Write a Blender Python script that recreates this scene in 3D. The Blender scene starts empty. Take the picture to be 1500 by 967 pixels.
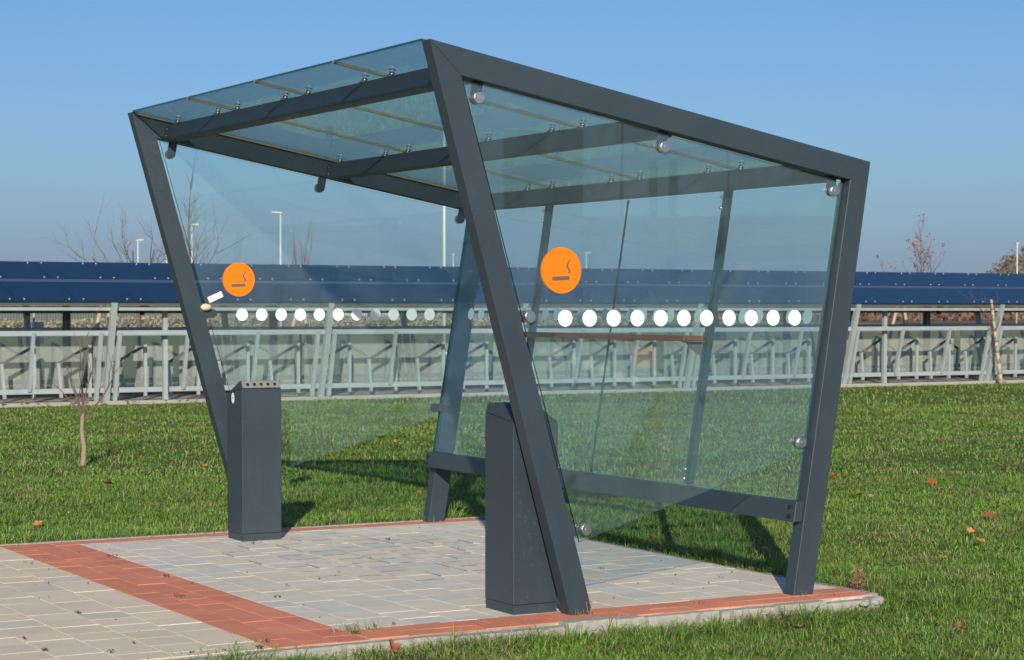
import bpy, bmesh, math, random
import numpy as np
from mathutils import Vector, Matrix
R = math.radians
random.seed(7)
rng = np.random.default_rng(11)
scn = bpy.context.scene
COL = scn.collection

# ------------------------------------------------------------------ camera
cam = bpy.data.cameras.new('camera')
co = bpy.data.objects.new('camera', cam)
COL.objects.link(co)
YAW, PIT, ROL = 1.0489, -0.0356, 0.0013
fw = Vector((math.cos(PIT)*math.cos(YAW), math.cos(PIT)*math.sin(YAW), math.sin(PIT)))
rt = Vector((math.sin(YAW), -math.cos(YAW), 0))
up = rt.cross(fw)
r2 = rt*math.cos(ROL) + up*math.sin(ROL)
u2 = up*math.cos(ROL) - rt*math.sin(ROL)
m = Matrix((r2, u2, -fw)).transposed().to_4x4()
m.translation = (-4.8584, -7.9017, 1.4265)
co.matrix_world = m
cam.sensor_width = 36
cam.sensor_fit = 'HORIZONTAL'
cam.lens = 36*2956.25/1500
cam.shift_y = 70.37/1500
cam.clip_start = 0.1
cam.clip_end = 9000
cam.dof.use_dof = True
cam.dof.focus_distance = 10.2
cam.dof.aperture_fstop = 9.0
scn.camera = co

# ------------------------------------------------------------------ light
SUN_EL, SHADOW_DIR = R(22.0), R(60.5)
sv = Vector((-math.cos(SHADOW_DIR)*math.cos(SUN_EL), -math.sin(SHADOW_DIR)*math.cos(SUN_EL), math.sin(SUN_EL)))
w = bpy.data.worlds.new('World')
scn.world = w
w.use_nodes = True
nt = w.node_tree
sky = nt.nodes.new('ShaderNodeTexSky')
sky.sky_type = 'NISHITA'
sky.sun_disc = False
sky.sun_elevation = SUN_EL
sky.sun_rotation = math.atan2(sv.x, sv.y)
sky.altitude = 0
sky.air_density = 0.9
sky.dust_density = 1.35
sky.ozone_density = 6.6
# thin lavender haze low over the horizon
tcw = nt.nodes.new('ShaderNodeTexCoord'); spw = nt.nodes.new('ShaderNodeSeparateXYZ')
nt.links.new(tcw.outputs['Generated'], spw.inputs[0])
mrw = nt.nodes.new('ShaderNodeMapRange'); mrw.interpolation_type = 'SMOOTHSTEP'
mrw.inputs['From Min'].default_value = 0.0; mrw.inputs['From Max'].default_value = 0.085
mrw.inputs['To Min'].default_value = 0.62; mrw.inputs['To Max'].default_value = 0.0
nt.links.new(spw.outputs['Z'], mrw.inputs['Value'])
mxw = nt.nodes.new('ShaderNodeMix'); mxw.data_type = 'RGBA'
nt.links.new(mrw.outputs[0], mxw.inputs[0]); nt.links.new(sky.outputs[0], mxw.inputs[6])
mxw.inputs[7].default_value = (2.50, 3.38, 5.05, 1)
nt.links.new(mxw.outputs[2], nt.nodes['Background'].inputs[0])
nt.nodes['Background'].inputs[1].default_value = 0.098
sd = bpy.data.lights.new('sun', 'SUN')
sd.energy = 4.6
sd.angle = R(0.53)
sd.color = (1.0, 0.91, 0.77)
so = bpy.data.objects.new('sun', sd)
COL.objects.link(so)
so.rotation_euler = sv.to_track_quat('Z', 'Y').to_euler()
so.location = (-20, -30, 20)
vs = scn.view_settings
vs.view_transform = 'Standard'
vs.look = 'None'
vs.gamma = 1
vs.exposure = 0.12
vs.use_curve_mapping = False
scn.cycles.transparent_max_bounces = 24
scn.cycles.max_bounces = 10

# ------------------------------------------------------------------ helpers
def link(name, me, mats=(), parent=None):
    o = bpy.data.objects.new(name, me)
    COL.objects.link(o)
    if me is not None:
        for q in (mats if isinstance(mats, (list, tuple)) else [mats]):
            me.materials.append(q)
    if parent: o.parent = parent
    return o
def tag(o, label=None, cat=None, group=None, kind=None):
    if label: o['label'] = label
    if cat: o['category'] = cat
    if group: o['group'] = group
    if kind: o['kind'] = kind
    return o
def empty(name, loc=(0, 0, 0), rz=0):
    o = bpy.data.objects.new(name, None)
    COL.objects.link(o)
    o.location = loc
    o.rotation_euler.z = rz
    o.empty_display_size = 0.2
    return o
def copy_tree(o, parent=None):
    c = o.copy()
    COL.objects.link(c)
    if parent: c.parent = parent
    for ch in [q for q in o.children]:
        copy_tree(ch, c)
    return c

class MB:
    """collects shapes and links them as one mesh"""
    def __init__(s):
        s.bm = bmesh.new()
        s.mi = 0
    def _m(s, fs):
        for f in fs: f.material_index = s.mi
    def prism(s, pts, ext, bev=0.0, seg=1):
        """polygon of 3-D points swept along ext"""
        e = Vector(ext)
        a = [s.bm.verts.new(Vector(p)) for p in pts]
        b = [s.bm.verts.new(Vector(p)+e) for p in pts]
        n = len(pts)
        fs = [s.bm.faces.new(a), s.bm.faces.new(b[::-1])]
        for i in range(n):
            fs.append(s.bm.faces.new((a[(i+1) % n], a[i], b[i], b[(i+1) % n])))
        s._m(fs)
        bmesh.ops.recalc_face_normals(s.bm, faces=fs)
        if bev:
            es = set()
            for f in fs: es.update(f.edges)
            r = bmesh.ops.bevel(s.bm, geom=list(es), offset=bev, segments=seg, affect='EDGES', profile=0.5)
            s._m(r['faces'])
        return s
    def box(s, x0, x1, y0, y1, z0, z1, bev=0.0):
        return s.prism([(x0, y0, z0), (x1, y0, z0), (x1, y1, z0), (x0, y1, z0)], (0, 0, z1-z0), bev)
    def bar(s, a, b, wx, wy, bev=0.0, upv=(0, 0, 1)):
        a, b = Vector(a), Vector(b)
        d = (b-a).normalized()
        sx = d.cross(Vector(upv))
        if sx.length < 1e-4: sx = Vector((1, 0, 0))
        sx.normalize()
        sy = d.cross(sx)
        return s.prism([a+sx*wx/2*i+sy*wy/2*j for i, j in ((-1, -1), (1, -1), (1, 1), (-1, 1))], b-a, bev)
    def cyl(s, a, b, r, n=16, r1=None, caps=True):
        a, b = Vector(a), Vector(b)
        if r1 is None: r1 = r
        d = (b-a).normalized()
        sx = d.orthogonal().normalized()
        sy = d.cross(sx)
        A, B = [], []
        for i in range(n):
            t = 2*math.pi*i/n
            v = sx*math.cos(t)+sy*math.sin(t)
            A.append(s.bm.verts.new(a+v*r)); B.append(s.bm.verts.new(b+v*r1))
        fs = []
        for i in range(n):
            f = s.bm.faces.new((A[i], A[(i+1) % n], B[(i+1) % n], B[i]))
            f.smooth = n > 7
            fs.append(f)
        if caps: fs += [s.bm.faces.new(A[::-1]), s.bm.faces.new(B)]
        s._m(fs)
        return s
    def disc(s, c, nrm, r, n=32):
        c, nrm = Vector(c), Vector(nrm).normalized()
        sx = nrm.orthogonal().normalized(); sy = nrm.cross(sx)
        f = s.bm.faces.new([s.bm.verts.new(c+(sx*math.cos(2*math.pi*i/n)+sy*math.sin(2*math.pi*i/n))*r) for i in range(n)])
        s._m([f])
        return s
    def poly(s, pts):
        f = s.bm.faces.new([s.bm.verts.new(Vector(p)) for p in pts])
        s._m([f])
        return s
    def blob(s, c, r, sub=2, squash=(1, 1, 1), jit=0.2):
        rr = bmesh.ops.create_icosphere(s.bm, subdivisions=sub, radius=1)
        for v in rr['verts']:
            k = r*(1+random.uniform(-jit, jit))
            v.co = Vector(c)+Vector((v.co.x*squash[0]*k, v.co.y*squash[1]*k, v.co.z*squash[2]*k))
        fs = set()
        for v in rr['verts']: fs.update(v.link_faces)
        for f in fs: f.smooth = True
        s._m(fs)
        return s
    def build(s, name, mats, parent=None):
        me = bpy.data.meshes.new(name)
        s.bm.to_mesh(me)
        s.bm.free()
        return link(name, me, mats, parent)

def lattice_noise(x, y, scale, seed=0):
    """smooth 2-D value noise, 0..1"""
    g = np.random.default_rng(seed).random((256, 256))
    xs, ys = x/scale+1000.3, y/scale+1000.7
    xi, yi = np.floor(xs).astype(int), np.floor(ys).astype(int)
    fx, fy = xs-xi, ys-yi
    fx = fx*fx*(3-2*fx); fy = fy*fy*(3-2*fy)
    a = g[xi % 256, yi % 256]; b = g[(xi+1) % 256, yi % 256]
    c = g[xi % 256, (yi+1) % 256]; d = g[(xi+1) % 256, (yi+1) % 256]
    return (a*(1-fx)+b*fx)*(1-fy)+(c*(1-fx)+d*fx)*fy

# ------------------------------------------------------------------ materials
class NT:
    def __init__(s, name):
        s.m = bpy.data.materials.new(name)
        s.m.use_nodes = True
        s.t = s.m.node_tree
        s.b = s.t.nodes['Principled BSDF']
        s.out = s.t.nodes['Material Output']
    def n(s, typ, **kw):
        o = s.t.nodes.new(typ)
        for k, v in kw.items(): setattr(o, k, v)
        return o
    def l(s, a, b): s.t.links.new(a, b)
    def obj(s):
        return s.n('ShaderNodeTexCoord').outputs['Object']
    def noise(s, scale, detail=4, rough=0.6, vec=None, stretch=None):
        o = s.n('ShaderNodeTexNoise')
        o.inputs['Scale'].default_value = scale
        o.inputs['Detail'].default_value = detail
        o.inputs['Roughness'].default_value = rough
        v = vec or s.obj()
        if stretch:
            mp = s.n('ShaderNodeMapping'); mp.inputs['Scale'].default_value = stretch
            s.l(v, mp.inputs['Vector']); v = mp.outputs[0]
        s.l(v, o.inputs['Vector'])
        return o.outputs['Fac']
    def ramp(s, fac, stops):
        r = s.n('ShaderNodeValToRGB')
        e = r.color_ramp.elements
        while len(e) < len(stops): e.new(0.5)
        for i, (p, c) in enumerate(stops):
            e[i].position = p
            e[i].color = (*c, 1) if isinstance(c, tuple) else (c, c, c, 1)
        s.l(fac, r.inputs[0])
        return r.outputs[0]
    def mix(s, fac, a, b, mode='MIX'):
        o = s.n('ShaderNodeMix', data_type='RGBA', blend_type=mode)
        for sock, v in ((o.inputs[0], fac), (o.inputs[6], a), (o.inputs[7], b)):
            if hasattr(v, 'links'): s.l(v, sock)
            elif isinstance(v, tuple): sock.default_value = (*v, 1)
            else: sock.default_value = v
        return o.outputs[2]
    def bump(s, h, strength=0.3, dist=0.01):
        o = s.n('ShaderNodeBump')
        o.inputs['Strength'].default_value = strength
        o.inputs['Distance'].default_value = dist
        s.l(h, o.inputs['Height'])
        s.l(o.outputs[0], s.b.inputs['Normal'])
    def set(s, col=None, rough=None, metal=None, spec=None):
        for nm, v in (('Base Color', col), ('Roughness', rough), ('Metallic', metal), ('Specular IOR Level', spec)):
            if v is None: continue
            if hasattr(v, 'links'): s.l(v, s.b.inputs[nm])
            elif isinstance(v, tuple): s.b.inputs[nm].default_value = (*v, 1)
            else: s.b.inputs[nm].default_value = v
        return s.m

def flat(name, col, rough=0.6, metal=0.0, var=0.12, scale=8, spec=0.5, bump=0):
    t = NT(name)
    n = t.noise(scale, 5)
    c = t.mix(n, tuple(x*(1-var) for x in col), tuple(min(1, x*(1+var)) for x in col))
    if bump: t.bump(t.noise(scale*6, 4), bump, 0.004)
    return t.set(c, rough, metal, spec)

def metal_paint(name, col):
    t = NT(name)
    big = t.noise(2.2, 5)
    fine = t.noise(160, 2)
    c = t.mix(big, tuple(x*0.9 for x in col), tuple(x*1.12 for x in col))
    streak = t.ramp(t.noise(5, 6, 0.7, stretch=(14, 14, 0.8)), [(0.52, 0.0), (0.78, 1.0)])
    dust = t.ramp(t.noise(42, 6, 0.75), [(0.60, 0.0), (0.70, 1.0)])
    c = t.mix(t.mix(0.2, (0, 0, 0), streak), c, tuple(x*1.5+0.02 for x in col))
    s2 = t.mix(dust, (0, 0, 0), (0.22, 0.22, 0.22))
    c = t.mix(s2, c, (0.28, 0.27, 0.24))
    t.bump(fine, 0.10, 0.001)
    return t.set(c, t.ramp(big, [(0.3, 0.38), (0.7, 0.52)]), 0.0, 0.5)

M = {}
M['frame'] = metal_paint('anthracite_paint', (0.033, 0.049, 0.062))
M['bin'] = metal_paint('anthracite_bin_paint', (0.032, 0.048, 0.061))
M['steel'] = flat('brushed_steel', (0.78, 0.76, 0.73), 0.36, 1.0, 0.1, 60)
M['bolt'] = flat('bolt_metal', (0.35, 0.34, 0.33), 0.35, 0.9)
M['capnut'] = flat('cap_nut', (0.50, 0.58, 0.66), 0.4, 0.3)
M['black'] = flat('black_hole', (0.008, 0.008, 0.008), 0.8)
M['white'] = flat('white_print', (0.82, 0.83, 0.82), 0.45, var=0.03)
M['orange'] = flat('orange_vinyl', (0.90, 0.190, 0.002), 0.45, var=0.03, scale=3)
M['picto'] = flat('grey_print', (0.13, 0.10, 0.10), 0.5)
M['seal'] = flat('joint_seal', (0.34, 0.32, 0.27), 0.7, var=0.25, scale=20)
M['galv'] = flat('galvanised_steel', (0.34, 0.39, 0.39), 0.5, 0.15, 0.2, 5)
M['galv_dark'] = flat('dark_galvanised_steel', (0.12, 0.125, 0.13), 0.6, 0.2, 0.2, 6)
M['strip'] = flat('hole_strip', (0.30, 0.29, 0.27), 0.45, 0.4, 0.2, 30)

def glass(name, tint, dust_col, dust0, dust1, rough=0.0, scale=3.0, milky=0.0):
    t = NT(name)
    t.t.nodes.remove(t.b)
    tr = t.n('ShaderNodeBsdfTransparent'); tr.inputs[0].default_value = (*tint, 1)
    gl = t.n('ShaderNodeBsdfGlossy'); gl.inputs['Roughness'].default_value = rough
    gl.inputs[0].default_value = (0.95, 1.0, 0.98, 1)
    df = t.n('ShaderNodeBsdfDiffuse'); df.inputs[0].default_value = (*dust_col, 1)
    lw = t.n('ShaderNodeLayerWeight'); lw.inputs['Blend'].default_value = 0.5
    # Schlick from the facing value: 0.043 + 0.957*(facing)^5
    pw = t.n('ShaderNodeMath', operation='POWER'); t.l(lw.outputs['Facing'], pw.inputs[0]); pw.inputs[1].default_value = 5
    ma = t.n('ShaderNodeMath', operation='MULTIPLY_ADD'); t.l(pw.outputs[0], ma.inputs[0]); ma.inputs[1].default_value = 0.95; ma.inputs[2].default_value = 0.043
    m1 = t.n('ShaderNodeMixShader'); t.l(ma.outputs[0], m1.inputs[0]); t.l(tr.outputs[0], m1.inputs[1]); t.l(gl.outputs[0], m1.inputs[2])
    a = t.noise(scale, 6, 0.65, stretch=(1, 1, 0.45))
    b = t.noise(scale*9, 5, 0.7)
    mx = t.mix(0.35, a, b)
    d = t.ramp(mx, [(0.36, dust0), (0.66, dust1)])
    m2 = t.n('ShaderNodeMixShader'); t.l(d, m2.inputs[0]); t.l(m1.outputs[0], m2.inputs[1])
    if milky:
        tl = t.n('ShaderNodeBsdfTranslucent'); tl.inputs[0].default_value = (*dust_col, 1)
        m3 = t.n('ShaderNodeMixShader'); m3.inputs[0].default_value = milky
        t.l(df.outputs[0], m3.inputs[1]); t.l(tl.outputs[0], m3.inputs[2]); t.l(m3.outputs[0], m2.inputs[2])
    else: t.l(df.outputs[0], m2.inputs[2])
    t.l(m2.outputs[0], t.out.inputs[0])
    return t.m
M['glass'] = glass('side_glass', (0.894, 0.953, 0.958), (0.44, 0.55, 0.57), 0.020, 0.052)
M['glass_rear'] = glass('rear_glass', (0.910, 0.962, 0.962), (0.44, 0.55, 0.57), 0.015, 0.048)
M['glass_roof'] = glass('roof_glass', (0.82, 0.92, 0.93), (0.46, 0.60, 0.52), 0.06, 0.16, scale=6, milky=0.6)
M['pane'] = glass('hazy_pane', (0.93, 0.96, 0.95), (0.66, 0.70, 0.67), 0.15, 0.21, 0.1)
t = M_seal = NT('translucent_seal')
tl = t.n('ShaderNodeBsdfTranslucent'); tl.inputs[0].default_value = (0.60, 0.55, 0.45, 1)
msh = t.n('ShaderNodeMixShader'); msh.inputs[0].default_value = 0.55
t.set((0.36, 0.34, 0.28), 0.7); t.l(t.b.outputs[0], msh.inputs[1]); t.l(tl.outputs[0], msh.inputs[2]); t.l(msh.outputs[0], t.out.inputs[0])
M['seal'] = t.m
t = NT('glass_edge'); M['edge'] = t.set((0.012, 0.070, 0.075), 0.12, 0, 0.6)
t = NT('roof_panel_blue')
n = t.noise(1.5, 4, stretch=(0.6, 1, 1))
M['blue'] = t.set(t.mix(n, (0.007, 0.030, 0.058), (0.011, 0.042, 0.078)), 0.09, 0, 0.5)
tr = t.n('ShaderNodeBsdfTransparent'); tr.inputs[0].default_value = (0.55, 0.70, 0.92, 1)
msh = t.n('ShaderNodeMixShader'); msh.inputs[0].default_value = 0.34
t.l(t.b.outputs[0], msh.inputs[1]); t.l(tr.outputs[0], msh.inputs[2]); t.l(msh.outputs[0], t.out.inputs[0])

def glass_slab(mb, pts, ext):
    """large faces slot 0, narrow faces slot 1"""
    e = Vector(ext)
    a = [mb.bm.verts.new(Vector(p)) for p in pts]
    b = [mb.bm.verts.new(Vector(p)+e) for p in pts]
    n = len(pts)
    fs = [mb.bm.faces.new(a), mb.bm.faces.new(b[::-1])]
    for f in fs: f.material_index = 0
    for i in range(n):
        f = mb.bm.faces.new((a[(i+1) % n], a[i], b[i], b[(i+1) % n]))
        f.material_index = 1
        fs.append(f)
    bmesh.ops.recalc_face_normals(mb.bm, faces=fs)

# ------------------------------------------------------------------ ground
PX0, PX1, PY0, PY1 = -9.0, 1.66, -0.15, 3.97     # paved area
def ground_z(x, y):
    """lawn height; x, y numpy arrays"""
    z = -0.025 + 0.03*(lattice_noise(x, y, 1.7, 3)-0.5) + 0.018*(lattice_noise(x, y, 0.5, 4)-0.5)
    low = np.clip((0.3-y)/0.8, 0, 1)*np.clip((3.5-x)/1.5, 0, 1)
    z = z - 0.065*low
    far = np.clip((y-17)/3, 0, 1)
    z = z*(1-far) + far*(-0.01)
    return z

def grid_mesh(name, x0, x1, y0, y1, step, mat, zf):
    nx, ny = int((x1-x0)/step)+1, int((y1-y0)/step)+1
    X, Y = np.meshgrid(np.linspace(x0, x1, nx), np.linspace(y0, y1, ny), indexing='ij')
    Z = zf(X, Y)
    co_ = np.stack([X, Y, Z], -1).reshape(-1, 3)
    i = np.arange(nx-1)[:, None]*ny + np.arange(ny-1)[None, :]
    q = np.stack([i, i+ny, i+ny+1, i+1], -1).reshape(-1, 4)
    return raw_mesh(name, co_, q, mat)
def raw_mesh(name, verts, quads, mat, tris=None, smooth=True):
    me = bpy.data.meshes.new(name)
    nv = len(verts)
    me.vertices.add(nv)
    me.vertices.foreach_set('co', np.ascontiguousarray(verts, np.float32).ravel())
    nq = len(quads); ntr = 0 if tris is None else len(tris)
    loops = np.concatenate([quads.ravel()] + ([tris.ravel()] if ntr else []))
    me.loops.add(len(loops))
    me.loops.foreach_set('vertex_index', loops.astype(np.int32))
    me.polygons.add(nq+ntr)
    st = np.concatenate([np.arange(nq)*4, nq*4+np.arange(ntr)*3])
    me.polygons.foreach_set('loop_start', st.astype(np.int32))
    me.update(calc_edges=True)
    me.polygons.foreach_set('use_smooth', np.full(nq+ntr, bool(smooth)))
    return link(name, me, mat)

t = NT('lawn_soil')
n1 = t.noise(0.35, 4); n2 = t.noise(9, 8, 0.75)
c = t.mix(n1, (0.065, 0.120, 0.024), (0.095, 0.150, 0.034))
c = t.mix(t.ramp(n2, [(0.35, 0.0), (0.75, 1.0)]), c, (0.13, 0.125, 0.05))
t.bump(n2, 0.8, 0.03)
M['soil'] = t.set(c, 0.95, 0, 0.1)
# near lawn patch, then a sheet to the horizon round it
lawn = grid_mesh('lawn', -14, 34, -8, 20.28, 0.12, M['soil'], ground_z)
# sink the lawn under the paving
me = lawn.data
a = np.empty(len(me.vertices)*3, np.float32); me.vertices.foreach_get('co', a); a = a.reshape(-1, 3)
ins = (a[:, 0] < PX1+0.05) & (a[:, 0] > PX0) & (a[:, 1] > PY0-0.05) & (a[:, 1] < PY1+0.05)
a[ins, 2] = -0.14
me.vertices.foreach_set('co', a.ravel()); me.update()
tag(lawn, kind='structure')

t = NT('field_green')
n1 = t.noise(0.02, 5); n2 = t.noise(0.6, 8, 0.7)
c = t.mix(n1, (0.19, 0.25, 0.12), (0.25, 0.28, 0.16))  # greens lifted, haze over the field put into the colour
c = t.mix(t.ramp(n2, [(0.35, 0.0), (0.8, 1.0)]), c, (0.22, 0.21, 0.12))
M['field'] = t.set(c, 0.95, 0, 0.1)
mb = MB()
S = 4000
hx0, hx1, hy0, hy1 = -14, 34, -8, 20.28
for q in ([(-S, -S), (S, -S), (S, hy0), (-S, hy0)], [(-S, hy1), (S, hy1), (S, S), (-S, S)],
          [(-S, hy0), (hx0, hy0), (hx0, hy1), (-S, hy1)], [(hx1, hy0), (S, hy0), (S, hy1), (hx1, hy1)]):
    mb.poly([(x, y, -0.03) for x, y in q])
tag(mb.build('ground', M['field']), kind='structure')

# ------------------------------------------------------------------ paving
def vcol(o, cols_per_face):
    me = o.data
    at = me.color_attributes.new('tone', 'FLOAT_COLOR', 'CORNER')
    out = np.empty((len(me.loops), 4), np.float32)
    ls = np.empty(len(me.polygons), np.int32); me.polygons.foreach_get('loop_start', ls)
    lt = np.empty(len(me.polygons), np.int32); me.polygons.foreach_get('loop_total', lt)
    out[:] = np.repeat(cols_per_face, lt, axis=0)
    at.data.foreach_set('color', out.ravel())

def paver_block(x0, x1, y0, y1, ztop, c, V, F, C, b=0.0012, h=0.06):
    """one paving block with chamfered top edges; every block slightly off level"""
    k = len(V)
    tx, ty = random.gauss(0, 0.0005), random.gauss(0, 0.0005)
    dz = random.gauss(0, 0.0006)
    def z(x, y): return ztop+dz+tx*(x-x0)*4+ty*(y-y0)*4
    for (xa, xb, ya, yb, zz) in ((x0+b, x1-b, y0+b, y1-b, 0), (x0, x1, y0, y1, -b)):
        for x, y in ((xa, ya), (xb, ya), (xb, yb), (xa, yb)):
            V.append((x, y, z(x, y)+zz))
    for x, y in ((x0, y0), (x1, y0), (x1, y1), (x0, y1)): V.append((x, y, ztop-h))
    F.append((k, k+1, k+2, k+3)); C.append(c)
    for i in range(4):
        j = (i+1) % 4
        F.append((k+4+i, k+4+j, k+j, k+i)); C.append(c)
        F.append((k+8+i, k+8+j, k+4+j, k+4+i)); C.append(c)

def paver_mat(name, base_bump=0.25, efflo=False):
    t = NT(name)
    at = t.n('ShaderNodeAttribute'); at.attribute_name = 'tone'
    g = t.noise(55, 8, 0.8); p = t.noise(1.6, 5); q = t.noise(4.5, 6, 0.7)
    c = t.mix(t.ramp(g, [(0.25, 0.0), (0.8, 1.0)]), t.mix(1.0, at.outputs['Color'], (0.86, 0.86, 0.86), 'MULTIPLY'), t.mix(1.0, at.outputs['Color'], (1.10, 1.10, 1.08), 'MULTIPLY'))
    c = t.mix(t.mix(0.5, (0, 0, 0), t.ramp(q, [(0.5, 0.0), (0.8, 1.0)])), c, t.mix(1.0, c, (0.80, 0.78, 0.74), 'MULTIPLY'))
    c = t.mix(t.mix(0.55, (0, 0, 0), t.ramp(p, [(0.5, 0.0), (0.75, 1.0)])), c, t.mix(1.0, c, (1.12, 1.12, 1.12), 'MULTIPLY'))
    t.bump(g, base_bump, 0.003)
    return t.set(c, 0.88, 0, 0.25)
M['paver'] = paver_mat('grey_pavers')
V, F, C = [], [], []
gap = 0.003
def tan():
    c = grey(); return (c[0]*1.05, c[1]*0.98, c[2]*0.89, 1)
def grey():
    f = random.random(); k = random.uniform(0.95, 1.04)
    if f < 0.5: c = (0.67, 0.61, 0.505)
    elif f < 0.82: c = (0.65, 0.605, 0.52)
    else: c = (0.60, 0.585, 0.54)
    return (c[0]*k, c[1]*k, c[2]*k, 1)
def red():
    k = random.uniform(0.92, 1.07)
    return (0.66*k, 0.245*k*random.uniform(0.95, 1.06), 0.150*k*random.uniform(0.95, 1.06), 1)
YA, YB = 0.12, 3.82     # grey field between the red edge courses
def rows(x0, x1, ya, yb, pitch, off, colf):
    y = ya-off
    while y < yb-0.005:
        a_, b_ = max(y, ya), min(y+pitch, yb)
        if b_-a_ > 0.006:
            paver_block(x0+gap/2, x1-gap/2, a_+gap/2, b_-gap/2, 0, colf(), V, F, C)
        y += pitch
# pad
xs = [-1.10, -0.955]
while xs[-1] < PX1-0.05: xs.append(xs[-1]+0.2135)
xs[-1] = PX1
for i in range(len(xs)-1): rows(xs[i], xs[i+1], YA, YB, 0.2, 0.1*(i % 2)+0.03, grey)
# path to the left, its rows shifted from column to column
x = -1.55; i = 0
while x > PX0:
    rows(x-0.2135, x, PY0, PY1-0.02, 0.2, [0.0, 0.1, 0.04, 0.15][i % 4], tan); x -= 0.2135; i += 1
# red cross band and edge courses
for i in range(3):
    rows(-1.55+0.15*i, -1.40+0.15*i, PY0, PY1, 0.2, [0, 0.1, 0.05][i], red)
n = 0; x = -1.10
while x < PX1-0.01:
    e = min(x+0.19, PX1)
    paver_block(x+gap/2, e-gap/2, PY0+gap, -0.02-gap/2, random.uniform(-.002, .002), red(), V, F, C)
    x = e
x = -1.10; first = True
while x < PX1-0.01:
    e = min(x+(0.10 if first else 0.19), PX1); first = False
    paver_block(x+gap/2, e-gap/2, -0.02+gap/2, YA-gap/2, 0, red(), V, F, C)
    x = e
x = -1.10
while x < PX1-0.01:
    e = min(x+0.19, PX1)
    paver_block(x+gap/2, e-gap/2, YB+gap/2, PY1, 0, red(), V, F, C)
    x = e
pv = raw_mesh('pavement', np.array(V), np.array(F), M['paver'], smooth=False)
vcol(pv, np.array(C, np.float32))
tag(pv, kind='structure')
# joint sand below the block tops, whitish where lime has washed out
t = NT('joint_sand')
n = t.noise(2.0, 5); n2 = t.noise(60, 4)
sep = t.n('ShaderNodeSeparateXYZ'); t.l(t.obj(), sep.inputs[0])
c = t.mix(t.ramp(n, [(0.40, 0.0), (0.62, 1.0)]), (0.24, 0.21, 0.16), (0.52, 0.49, 0.42))
M['sand'] = t.set(t.mix(t.ramp(n2, [(0.4, 0.0), (0.7, 0.5)]), c, (0.20, 0.17, 0.12)), 0.95, 0, 0.1)
mb = MB()
mb.box(PX0, PX1, PY0, PY1, -0.055, -0.0032)
tag(mb.build('joint_sand', M['sand']), kind='structure')
# lime bloom: thin crusts along some joints in the middle of the pad
t = NT('lime_bloom')
n = t.noise(26, 5, 0.7)
M['lime'] = t.set(t.mix(n, (0.42, 0.42, 0.40), (0.62, 0.62, 0.60)), 0.9, 0, 0.1)
mb = MB()
for i in range(len(xs)-1):
    for k in range(1, 20):
        y = YA - (0.1*(i % 2)+0.03) + 0.2*k
        if y > YB-0.05: break
        d = math.hypot((xs[i]+0.1-0.35)/0.75, (y-2.45)/0.95)
        if d < 1.25 and random.random() < 1.15-d*0.6:
            a_ = random.uniform(0, 0.06); b_ = random.uniform(0, 0.06)
            pts = []
            for s_ in range(7):
                pts.append((xs[i]+a_+(0.2135-a_-b_)*s_/6, y-0.003-random.uniform(0.0, 0.005), 0.0035))
            for s_ in range(6, -1, -1):
                pts.append((xs[i]+a_+(0.2135-a_-b_)*s_/6, y+0.003+random.uniform(0.0, 0.005), 0.0035))
            mb.poly(pts)
        if d < 1.1 and random.random() < 0.6:
            w_ = random.uniform(0.003, 0.006)
            mb.poly([(xs[i]-w_, y, 0.0045), (xs[i]+w_*0.8, y+0.01, 0.0045), (xs[i]+w_*0.6, y+0.19, 0.0045), (xs[i]-w_*0.7, y+0.2, 0.0045)])
tag(mb.build('lime_bloom', M['lime']), kind='stuff')

# edging stones: thin concrete kerb, chipped along the near side
t = NT('kerb_concrete')
g = t.noise(30, 8, 0.8); b_ = t.noise(3, 5)
c = t.mix(b_, (0.34, 0.33, 0.30), (0.47, 0.455, 0.41))
c = t.mix(t.ramp(g, [(0.3, 0.0), (0.75, 1.0)]), t.mix(1.0, c, (0.72, 0.70, 0.66), 'MULTIPLY'), c)
t.bump(g, 0.5, 0.008)
M['kerb'] = t.set(c, 0.9, 0, 0.2)
def kerb_stone(mb, x0, x1, y0, y1, z0, z1, jag=0.006):
    """a stone with uneven chipped faces"""
    nx = max(2, int(max(x1-x0, y1-y0)/0.035))
    along_x = (x1-x0) > (y1-y0)
    ringp = []
    for i in range(nx+1):
        f = i/nx
        j = lambda: random.uniform(-jag, jag)
        if along_x:
            x = x0+(x1-x0)*f
            ringp.append([(x, y0+j(), z0), (x, y0+j()*1.5, z1-0.012+j()*0.6), (x, y0+0.010+j(), z1+j()*0.35), (x, y1, z1+j()*0.25), (x, y1, z0)])
        else:
            y = y0+(y1-y0)*f
            ringp.append([(x1+j(), y, z0), (x1+j(), y, z1-0.012+j()*0.6), (x1-0.010+j(), y, z1+j()*0.35), (x0, y, z1+j()*0.25), (x0, y, z0)])
    rv = [[mb.bm.verts.new(p) for p in r] for r in ringp]
    fs = []
    for i in range(nx):
        for k in range(5):
            fs.append(mb.bm.faces.new((rv[i][k], rv[i+1][k], rv[i+1][(k+1) % 5], rv[i][(k+1) % 5])))
    fs += [mb.bm.faces.new(rv[0]), mb.bm.faces.new(rv[-1][::-1])]
    bmesh.ops.recalc_face_normals(mb.bm, faces=fs)
    mb._m(fs)
mb = MB()
x = -9.0
cuts = [-8, -7, -6, -5, -4, -3, -2.6, -1.63, -0.72, -0.16, 0.10, 0.26, 0.70, 1.04, 1.33, 1.60, 1.66]
prev = -9.0
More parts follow.
